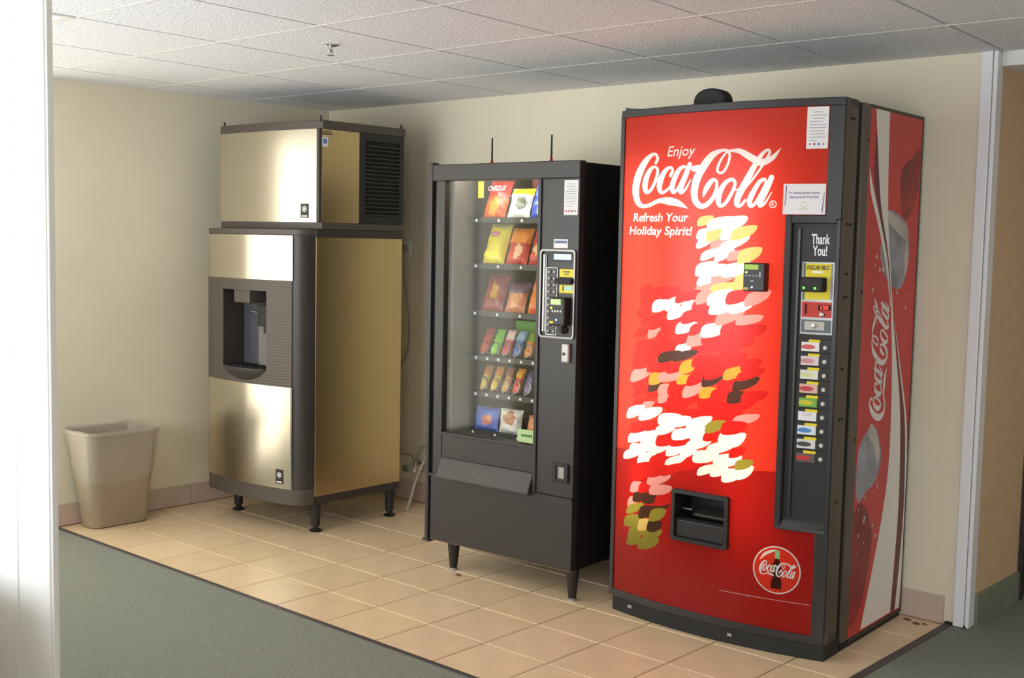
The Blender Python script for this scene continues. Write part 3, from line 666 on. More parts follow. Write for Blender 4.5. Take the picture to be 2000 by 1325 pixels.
def bag(name, label, cat, x, z, w, h, d, mt, lean=20, y=.52, group=None, turn=0.):
    t = thing(name, label, cat, sw(x, y, z), SA+turn, group)
    nx, nz = 8, 10; F = []; Bk = []; a = math.radians(lean)
    for k in range(nz+1):
        v = k/nz; crimp = min(1, min(v, 1-v)/.14)
        for i in range(nx+1):
            u = i/nx; e = (max(0, 1-(2*u-1)**4))**.6 * (crimp**.7)
            xx = (u-.5)*w*(1-.10*(1-abs(2*v-1))**.5*.6); wv = .009*math.sin(9*u+5*v+x*7)+.007*math.sin(17*v+3*u+z*5)+.006*math.sin(23*u-11*v)
            for L, s in ((F, -1), (Bk, 1)):
                yy = s*(d*.5*e+(wv if s < 0 else 0)*crimp); zz = v*h
                L.append((xx, yy*math.cos(a)+zz*math.sin(a), zz*math.cos(a)-yy*math.sin(a)))
    zmin = min(p[2] for p in F+Bk); vs = [(p[0], p[1], p[2]-zmin+.004) for p in F+Bk]; n1 = nx+1; o = len(F); fs = []
    for k in range(nz):
        for i in range(nx):
            q = (k*n1+i, k*n1+i+1, (k+1)*n1+i+1, (k+1)*n1+i); fs.append(q); fs.append(tuple(o+j for j in reversed(q)))
    for k in range(nz):
        fs.append((k*n1, (k+1)*n1, o+(k+1)*n1, o+k*n1)); fs.append((k*n1+nx, o+k*n1+nx, o+(k+1)*n1+nx, (k+1)*n1+nx))
    for i in range(nx):
        fs.append((i, o+i, o+i+1, i+1)); fs.append((nz*n1+i, nz*n1+i+1, o+nz*n1+i+1, o+nz*n1+i))
    MB().add(vs, fs).build('wrapper', mt, t, smooth=True)
    # crimped seal strips at both ends
    for v in (0.0, 1.0):
        zz = v*(h-.03); s = MB(); n = 18
        for i in range(n):
            x0 = -w*.5+w*i/n; yo = .006*(-1)**i
            P = [(x0, yo-.006, zz), (x0+w/n, -yo-.006, zz), (x0+w/n, -yo-.006, zz+.03), (x0, yo-.006, zz+.03)]
            s.add([(p[0], p[1]*math.cos(a)+p[2]*math.sin(a), p[2]*math.cos(a)-p[1]*math.sin(a)-zmin+.004) for p in P], [(0, 1, 2, 3)])
        s.build('seal', mt, t)
    return t, a, zmin
def face_print(t, a, zmin, d, tris, mt, name):
    print_on(name, mt, t, tris, lambda u, v: (u, -(d*.5+.012)*math.cos(a)+v*math.sin(a), v*math.cos(a)+(d*.5+.012)*math.sin(a)-zmin+.004))

Z = tray_z
t, a, zm = bag('cracker_bag', 'red bag of orange cheese crackers, leftmost on the top tray', 'snack bag', .80, Z[0], .42, .58, .16, pack_mat('pack_red_orange', (222, 92, 34), (206, 44, 34), ((240, 150, 50), (.5, .33, .26)), .55))
face_print(t, a, zm, .165, [[(x, y+.40) for x, y in q] for q in text_tris('CHEEZ-IT', .075, .15, .02, .34, 'CENTER')], M['whiteprint'], 'bag_lettering')
bag('popcorn_bag', 'white and black bag with yellow top on the top tray', 'snack bag', 1.25, Z[0], .42, .46, .15, pack_mat('pack_white', (238, 236, 228), (226, 200, 50), ((84, 88, 70), (.62, .52, .26)), .8))
bag('chip_bag', 'blue bag with yellow chips on the top tray beside the divider', 'snack bag', 1.68, Z[0], .42, .56, .16, pack_mat('pack_blue', (44, 84, 190), (60, 120, 220), ((238, 205, 70), (.55, .36, .27)), .7))
bx_ = thing('snack_box', 'dark red carton standing behind the bags on the top tray', 'snack box', sw(1.4, 1.0, Z[0]), SA)
MB().box(-.28, .28, 0, .25, 0, .62).build('carton', mat('maroon_carton', (120, 34, 30), .5), bx_, .01)
print_on('carton_print', M['whiteprint'], bx_, [[(x, y) for x, y in q] for q in text_tris('M', .1, .1, .03, .1, 'CENTER')], lambda u, v: (u-.05, -.003, v+.42))
tg = thing('price_tag', 'yellow price card hanging at the left of the top tray', 'price card', sw(.62, .42, 5.55), SA)
MB().box(-.05, .05, 0, .012, 0, .24).build('card', M['yellow'], tg)
t, a, zm = bag('potato_chip_bag', 'yellow bag of potato chips, leftmost on the second tray', 'snack bag', .80, Z[1], .41, .62, .17, pack_mat('pack_yellow', (234, 212, 36), (214, 204, 110), ((244, 226, 70), (.5, .32, .3)), .9))
face_print(t, a, zm, .165, [[(.09*math.cos(q)-.02, .44+.045*math.sin(q)) for q in [2*math.pi*i/20 for i in range(20)]]], mat('oval_red', (206, 90, 96), .4), 'bag_oval')
face_print(t, a, zm, .172, [[(x-.02, y+.422) for x, y in q] for q in text_tris("Lay's", .04, .2, .01, .12, 'CENTER')], M['whiteprint'], 'bag_lettering')
bag('corn_chip_bag', 'orange-topped red snack bag in the middle of the second tray', 'snack bag', 1.23, Z[1], .40, .56, .16, pack_mat('pack_red_a', (206, 58, 36), (236, 140, 40), ((240, 190, 150), (.62, .38, .17)), .6))
bag('corn_chip_bag', 'red snack bag with a pale arc, right end of the second tray', 'snack bag', 1.66, Z[1], .40, .56, .16, pack_mat('pack_red_b', (196, 54, 34), (214, 70, 34), ((232, 200, 140), (.35, .42, .16)), .66))
bag('trail_mix_bag', 'maroon bag with yellow band, leftmost on the third tray', 'snack bag', .79, Z[2], .41, .58, .15, pack_mat('pack_maroon', (150, 62, 48), (132, 44, 44), ((206, 150, 50), (.5, .55, .2)), .62))
bag('pretzel_bag', 'clear-fronted bag of orange snacks in the middle of the third tray', 'snack bag', 1.22, Z[2], .38, .46, .15, pack_mat('pack_brown', (206, 128, 92), (110, 84, 100), ((226, 160, 110), (.5, .4, .24)), .66))
bag('cheese_snack_bag', 'bright orange snack bag at the right of the third tray', 'snack bag', 1.65, Z[2], .38, .56, .16, pack_mat('pack_orange', (232, 128, 36), (230, 110, 40), ((226, 80, 50), (.4, .1, .22)), .7))
small = [('candy_bag', 'red candy pouch, first coil of the fourth tray', (196, 70, 44), (160, 50, 34)), ('candy_bag', 'lime green candy pouch in the second coil of the fourth tray', (130, 205, 40), (110, 180, 44)),
         ('candy_bar', 'red and white candy bar in the third coil of the fourth tray', (190, 52, 44), (226, 190, 180)), ('cookie_pouch', 'blue cookie pouch in the fourth coil of the fourth tray', (86, 112, 168), (150, 176, 200)),
         ('candy_bag', 'orange and green candy pouch, fifth coil of the fourth tray', (206, 130, 56), (120, 150, 50)), ('candy_bag', 'yellow and red candy pouch beside the divider on the fourth tray', (214, 190, 60), (190, 70, 40))]
for i, (n, l, c, c2) in enumerate(small):
    bag(n, l, 'snack', .667+.208*i, Z[3]+.03, .165, .40, .07, pack_mat('pouch_%d' % i, c, c2, None, .6), 26, .5)
grn = thing('gum_box', 'flat green box lying behind the candy on the fourth tray', 'snack box', sw(1.12, .95, Z[3]+.3), SA)
MB().box(-.22, .24, 0, .3, -.29, .22).build('carton', mat('green_carton', (96, 160, 60), .5), grn, .01)
bars = [('snack_cake', 'tan snack cake in the first coil of the fifth tray', (206, 170, 74), (190, 120, 60)), ('snack_cake', 'yellow snack cake in the second coil of the fifth tray', (222, 180, 60), (214, 130, 50)),
        ('snack_cake', 'orange-brown snack cake in the third coil of the fifth tray', (206, 150, 70), (150, 90, 70)), ('candy_stick', 'bright red fruit candy packet in the fourth coil of the fifth tray', (214, 70, 50), (236, 170, 50)),
        ('candy_stick', 'purple chocolate bar in the fifth coil of the fifth tray', (120, 100, 140), (90, 70, 110)), ('candy_stick', 'brown chocolate bar at the divider end of the fifth tray', (130, 90, 60), (200, 170, 60))]
for i, (n, l, c, c2) in enumerate(bars):
    bag(n, l, 'snack', .667+.208*i, Z[4]+.03, .14, .38, .075, pack_mat('bar_%d' % i, c, c2, None, .62), 26, .5)
bag('pastry_pack', 'blue wrapped pastry, leftmost on the bottom tray', 'snack', .74, Z[5], .46, .34, .14, pack_mat('pastry_blue', (70, 100, 190), None, ((206, 110, 84), (.62, .5, .25))), 8, .5)
bag('sandwich_pack', 'white wrapped burger sandwich in the middle of the bottom tray', 'snack', 1.2, Z[5], .43, .36, .16, pack_mat('burger_white', (226, 220, 210), None, ((178, 110, 66), (.55, .68, .3))), 8, .5)
bag('pastry_pack', 'orange wrapped pastry behind the green card on the bottom tray', 'snack', 1.66, Z[5], .40, .30, .14, pack_mat('pastry_orange', (206, 128, 76), None, ((226, 170, 110), (.5, .5, .2))), 14, .55)

# ------------------------------------------------------------------ cola vending machine
CX, CY, CA, CW = 8.24, 3.22, 2.6, 3.08
ck = thing('soda_machine', 'tall red backlit soda vending machine with white script lettering', 'vending machine', (CX, CY, 0), CA)
def by(x):
    u = min(1, max(0, x/CW)); return -.8*u*(1-u)
def bslab(mb, x0, x1, z0, z1, off, thick=None, back=None):
    n = max(1, int((x1-x0)/.12)); X = [x0+(x1-x0)*i/n for i in range(n+1)]
    P = [(x, by(x)+off) for x in X]+([(x, by(x)+off+thick) for x in reversed(X)] if back is None else [(x1, back), (x0, back)])
    mb.prism_z(P, z0, z1); return mb
def bpart(name, mt, x0, x1, z0, z1, off, thick=None, back=None, parent=None, bevel=0., label=None):
    return bslab(MB(), x0, x1, z0, z1, off, thick, back).build(name, mt, parent or ck, bevel, smooth=True, label=label)

frame_m = mat('charcoal_door_frame', (42, 41, 43), .35)
MB().box(.03, CW-.012, .52, 2.42, .1, 6.62).build('cabinet', M['blackside'], ck, .01)
MB().box(.04, CW-.01, .5, 2.40, .0, .1).build('cabinet_base', M['rubber'], ck)
box('cabinet_lip', M['bronze'], ck, CW-.06, CW, .5, .72, .1, 6.64, .008)
box('door_edge', M['bronze'], ck, CW-.07, CW-.004, .125, .37, .1, 6.63, .008)
box('door_gap', M['rubber'], ck, .05, CW-.03, .37, .5, .1, 6.6)
box('top_plate', M['blackside'], ck, .05, CW-.05, .36, 2.4, 6.6, 6.645)
# door: stiles, rails, back
bpart('left_stile', frame_m, -.012, .058, .2, 6.6, -.006, back=.36, bevel=.006)
MB().box(-.03, .03, .02, .12, 2.9, 2.98).build('hinge_pin', M['rubber'], ck); 
bpart('header', frame_m, .0, CW, 6.555, 6.65, -.012, back=.36, bevel=.008)
MB().prism_y([(.05, 6.64), (.5, 6.64), (.42, 6.655), (.2, 6.67), (.05, 6.69)], .0, .3).build('header_cap', frame_m, ck)
bpart('bottom_rail', frame_m, .05, CW, .2, .298, -.012, back=.36, bevel=.006)
rs = MB(); bslab(rs, 2.905, CW, 5.25, 6.56, -.008, back=.11); bslab(rs, 3.03, CW, 1.6, 5.25, -.008, back=.11); bslab(rs, 2.93, CW, .29, 1.6, -.008, back=.11)
rs.build('right_stile', frame_m, ck, .008, smooth=True)
box('stile_face', M['bronze'], ck, CW-.004, CW+.004, .012, .112, .2, 6.63)
MB().box(.05, 2.46, .3, .35, .3, 6.55).build('light_box_back', mat('light_box_lining', (150, 148, 144), .6), ck)
box('door_back', M['blackside'], ck, .05, CW-.07, .35, .372, .2, 6.6)
kb_ = bpart('kick_plate', M['rubber'], .05, CW, .0, .2, .012, back=.45, bevel=.01)
for x in (.35, 1.9): MB().box(x, x+.06, by(x)-.002, by(x)+.02, .1, .14).build('base_clip', M['satin'], kb_)
lamp_m = emissive('sign_lamp', (255, 244, 232), 9.5)
for x, z0, z1 in ((.42, 1.25, 5.9), (1.18, 2.1, 5.9), (1.95, 1.25, 5.9)):
    MB().cyl((x, .19, z0), (x, .19, z1), .045, n=10).build('light_tube', lamp_m, ck, label='fluorescent tube inside the light box')
# selection column: rim, recessed plate, ledge
rim = MB(); bslab(rim, 2.44, 2.52, 1.56, 5.3, -.008, .1); bslab(rim, 2.52, 3.03, 5.2, 5.3, -.008, .1)
rim.build('selection_rim', frame_m, ck, .012, smooth=True)
bpart('selection_plate', M['dark'], 2.5, 3.04, 1.6, 5.22, .06, back=.11)
box('inner_rail', frame_m, ck, 2.575, 2.615, by(2.6)+.03, by(2.6)+.07, 1.7, 5.15, .01)
lg = MB()
for xa, xb in ((2.47, 2.66), (2.66, 2.85), (2.85, 3.04)):
    lg.loft([[(xa, by(xa)-.015, 1.545), (xa, by(xa)-.015, 1.575), (xa, by(xa)+.07, 1.68), (xa, by(xa)+.09, 1.545)], [(xb, by(xb)-.015, 1.545), (xb, by(xb)-.015, 1.575), (xb, by(xb)+.07, 1.68), (xb, by(xb)+.09, 1.545)]])
lg.build('selection_ledge', frame_m, ck, smooth=True)
def sel(u, v, d=0.): return (u, by(u)+.06-d, v)
tt = [[(x+2.835, y+4.965) for x, y in q] for q in text_tris('Thank', .115, 0, .02, .21, 'CENTER')]+[[(x+2.83, y+4.83) for x, y in q] for q in text_tris('You!', .115, 0, .02, .165, 'CENTER')]
print_on('thank_you_lettering', M['whiteprint'], ck, tt, lambda u, v: sel(u, v, .003), 'white Thank You! lettering')
bp_ = bpart('payment_plate', M['satin'], 2.645, 3.015, 3.9, 4.755, .035, .03, bevel=.004)
yb = bpart('bill_plate', M['yellow'], 2.69, 2.975, 4.315, 4.735, .025, .02, parent=bp_)
bpart('plate_side', mat('slate_blue', (92, 104, 116), .5), 2.66, 2.685, 4.31, 4.74, .03, .01, parent=bp_); bpart('plate_side', M['greyink'], 2.98, 3.0, 4.31, 4.74, .03, .01, parent=bp_)
print_on('bill_lettering', M['dark'], bp_, [[(x+2.832, y+4.665) for x, y in q] for q in text_tris('DOLLAR BILLS', .05, .2, .025, .255, 'CENTER')], lambda u, v: (u, by(u)+.022, v))
print_on('bill_note', M['whiteprint'], bp_, [[(2.77, 4.625), (2.89, 4.625), (2.89, 4.65), (2.77, 4.65)]], lambda u, v: (u, by(u)+.022, v))
ba = box('bill_acceptor', M['rubber'], ck, 2.665, 2.945, by(2.8)-.09, by(2.8)+.05, 4.405, 4.575, .015)
for x in (2.72, 2.86): MB().cyl((x, by(2.8)-.09, 4.45), (x, by(2.8)-.098, 4.45), .014, n=10).build('indicator_light', emissive('green_led', (90, 230, 70), 2.5), ba)
rp = bpart('coin_plate', M['redplate'], 2.662, 3.0, 4.105, 4.285, .028, .02, parent=bp_)
bpart('price_display', M['rubber'], 2.85, 2.99, 4.19, 4.255, .02, .02, parent=bp_)
print_on('price_digits', emissive('red_led_digits', (255, 50, 40), 3.0), bp_, [[(x+2.925, y+4.203) for x, y in q] for q in text_tris('125', .042, 0, .02, .085, 'CENTER')], lambda u, v: (u, by(u)+.016, v))
MB().box(2.70, 2.716, by(2.7)+.012, by(2.7)+.03, 4.14, 4.26).build('coin_slot', M['rubber'], bp_); MB().lathe((2.90, by(2.9)+.03, 4.14), [(.028, 0), (.028, .03), (.018, .035)], 12, 'y').build('return_lever', M['satin'], bp_, smooth=True)
bpart('lock_surround', mat('slate_plate', (96, 104, 112), .45), 2.662, 3.0, 3.925, 4.075, .028, .02, parent=bp_)
bpart('lock_cover', mat('pale_plate', (186, 182, 172), .4), 2.705, 2.93, 3.955, 4.055, .018, .02, parent=bp_)
MB().lathe((2.815, by(2.8)+.02, 4.005), [(.026, 0), (.026, .012), (.016, .014)], 14, 'y').build('key_lock', M['chrome'], bp_, smooth=True)
# nine selection buttons
cards = [((206, 92, 88), (226, 222, 222)), ((196, 140, 140), (214, 200, 204)), ((206, 206, 150), (216, 216, 208)), ((190, 60, 58), (214, 170, 160)), ((206, 190, 40), (110, 170, 70)),
         ((226, 222, 226), (226, 222, 226)), ((70, 130, 190), (214, 220, 226)), ((60, 66, 60), (206, 206, 206)), ((190, 40, 44), (90, 80, 80))]
what = ['red', 'pink and white', 'pale lime', 'red script', 'yellow and green', 'white handwritten', 'blue', 'black and green', 'red and black']
for k in range(9):
    z1 = 3.845-k*.1655; z0 = z1-.155; dx = -.0015*k
    h_ = bpart('selection_button', M['dark'], 2.66+dx, 3.015, z0, z1, .045, .02, label='selection button with a %s drink card' % what[k], bevel=.003)
    c1, c2 = cards[k]
    cm = mat('drink_card_%d' % k, c2, .4); nt = cm.node_tree
    tc = nt.nodes.new('ShaderNodeTexCoord'); mp = nt.nodes.new('ShaderNodeMapping'); mp.inputs['Rotation'].default_value = (0, math.radians(35), 0); wv = nt.nodes.new('ShaderNodeVectorMath'); wv.operation = 'DISTANCE'
    mp.inputs['Scale'].default_value = (1.0, 0, 1.5); wv.inputs[1].default_value = (.72, 0, .36)
    mr = nt.nodes.new('ShaderNodeMapRange'); mr.inputs[1].default_value = .42; mr.inputs[2].default_value = .38; mx = nt.nodes.new('ShaderNodeMix'); mx.data_type = 'RGBA'
    mx.inputs['A'].default_value = lin(*c2); mx.inputs['B'].default_value = lin(*c1)
    nt.links.new(tc.outputs['Generated'], mp.inputs[0]); nt.links.new(mp.outputs[0], wv.inputs[0]); nt.links.new(wv.outputs['Value'], mr.inputs[0]); nt.links.new(mr.outputs[0], mx.inputs['Factor']); nt.links.new(mx.outputs['Result'], nt.nodes['Principled BSDF'].inputs['Base Color'])
    bpart('drink_card', cm, 2.672+dx, 2.875, z0+.012, z1-.035, .036, .012, parent=h_)
    bpart('price_strip', M['yellow'], 2.755+dx, 2.885, z1-.036, z1-.004, .034, .012, parent=h_)
    MB().lathe((2.945, by(2.945)+.045, z0+.062), [(.026, 0), (.026, .018), (.018, .026)], 14, 'y').build('push_button', mat('pale_button', (196, 192, 184), .4) if k == 0 else bpy.data.materials['pale_button'], h_, smooth=True)
print_on('handwriting', M['greyink'], ck, [[(x+2.77, y+2.935) for x, y in q] for q in text_tris('Cool', .04, .3, 0, .1, 'CENTER')], lambda u, v: (u, by(u)+.033, v))
# bolts on the door edge and stile
for y, z in ((.16, 6.42), (.24, 6.42), (.16, 5.2), (.26, 5.2), (.2, 4.62), (.16, 4.35), (.25, 4.35), (.2, 3.5), (.18, 2.9), (.26, 2.9), (.2, 1.9), (.66, 6.2), (.66, 4.4), (.66, 2.6)):
    MB().cyl((CW-.005, y, z), (CW+.008, y, z), .016, n=8).build('bolt', M['rubber'], ck)
# dome on top
dm = [(.93+.47*(.5-.5*math.cos(math.pi*i/16)), 6.645+.25*(math.sin(math.pi*i/16))**.55) for i in range(17)]
MB().prism_y(dm, .2, .42).build('antenna_dome', M['rubber'], ck, .03, smooth=True, label='black rounded antenna housing on top')
# delivery port
fo = rrect(1.06, 1.875, 1.18, 1.84, .04); fi = rrect(1.11, 1.825, 1.23, 1.79, .03)
fp = lambda P, o: [(x, by(x)+o, z) for x, z in P]
pf = MB().loft([fp(fo, .03), fp(fo, -.05), fp(fi, -.05), [(x, .22, z) for x, z in fi]], False, False).build('port_frame', M['dark'], ck, smooth=True)
box('port_back', M['rubber'], ck, 1.08, 1.86, .2, .24, 1.2, 1.82)
MB().prism_x([(-.19, 1.23), (-.19, 1.44), (-.15, 1.47), (.2, 1.42), (.2, 1.23)], 1.11, 1.825).build('port_tray', M['dark'], ck, .01)
MB().prism_x([(-.08, 1.50), (-.08, 1.53), (.2, 1.60), (.2, 1.5)], 1.3, 1.825).build('port_flap', M['darkgrey'], ck, .006)
MB().box(1.12, 1.26, -.05, .0, 1.555, 1.575).build('port_arm', M['satin'], ck)
# card reader
yc = by(2.12)
rdr = box('card_reader', M['dark'], ck, 1.985, 2.265, yc-.1, yc+.03, 4.385, 4.725, .015, label='black card reader with a small green screen')
yf = yc-.1
box('reader_screen', emissive('green_lcd', (140, 170, 60), .45), rdr, 2.005, 2.185, yf-.004, yf+.01, 4.645, 4.705)
for x, z, c in ((2.03, 4.612, (225, 230, 60)), (2.11, 4.435, (140, 160, 255))):
    MB().cyl((x, yf+.002, z), (x, yf-.008, z), .011, n=10).build('indicator_light', emissive('reader_led_%d' % c[2], c, 5), rdr)
ic = [[(2.015+.045*i, 4.565), (2.045+.045*i, 4.565), (2.045+.045*i, 4.58), (2.015+.045*i, 4.58)] for i in range(4)]+[[(2.085, 4.50), (2.13, 4.50), (2.13, 4.52), (2.085, 4.52)], [(2.195, 4.555), (2.22, 4.555), (2.22, 4.62), (2.195, 4.62)]]
print_on('reader_icons', M['greyink'], rdr, ic, lambda u, v: (u, yf-.002, v)); print_on('reader_label', mat('ochre_label', (190, 160, 70), .5), rdr, [[(2.0, 4.40), (2.06, 4.40), (2.06, 4.43), (2.0, 4.432)]], lambda u, v: (u, yf-.002, v))
# paper notices
n1 = bpart('notice', M['paper'], 2.655, 2.9, 6.065, 6.545, -.014, .004, label='tall white paper notice with small print')
L = []
for k, (a, b_) in enumerate(((.08, .18), (.04, .22), (.07, .2), (.03, .18), (.03, .22), (.03, .22), (.03, .2), (.03, .22), (.03, .21), (.03, .12))):
    z = 6.48-.036*k; L.append([(2.655+a, z), (2.655+b_, z), (2.655+b_, z+.009), (2.655+a, z+.009)])
print_on('notice_print', M['greyink'], n1, L, lambda u, v: (u, by(u)-.016, v))
for k, c in enumerate(((206, 120, 150), (150, 70, 60), (60, 100, 190), (200, 150, 120))):
    print_on('notice_icon', mat('notice_icon_%d' % k, c, .6), n1, [[(2.685+.05*k, 6.105), (2.71+.05*k, 6.105), (2.71+.05*k, 6.13), (2.685+.05*k, 6.13)]], lambda u, v: (u, by(u)-.016, v))
n2 = bpart('notice', M['paper'], 2.41, 2.9, 5.305, 5.66, -.014, .004, label='wide white refund notice with purple side bars')
pm = mat('purple_ink', (96, 78, 140), .6)
print_on('notice_bar', pm, n2, [[(2.43, 5.4), (2.437, 5.4), (2.452, 5.64), (2.44, 5.64)], [(2.86, 5.33), (2.872, 5.33), (2.886, 5.56), (2.88, 5.56)]], lambda u, v: (u, by(u)-.016, v))
print_on('notice_lettering', pm, n2, [[(x+2.655, y+5.545) for x, y in q] for q in text_tris('For vending machine refunds,', .028, 0, .01, .36, 'CENTER')]+[[(x+2.655, y+5.495) for x, y in q] for q in text_tris('please go to the Front Desk', .028, 0, .01, .34, 'CENTER')], lambda u, v: (u, by(u)-.016, v))
ring = []
for i in range(18):
    a0, a1 = math.radians(20+i*18), math.radians(20+(i+1)*18)
    ring.append([(2.655+r*math.cos(a), 5.42+r*math.sin(a)) for r, a in ((.03, a0), (.036, a0), (.036, a1), (.03, a1))])
print_on('notice_logo', mat('olive_ink', (186, 190, 120), .6), n2, ring+[[(2.6, 5.365), (2.71, 5.365), (2.71, 5.373), (2.6, 5.373)]], lambda u, v: (u, by(u)-.016, v))

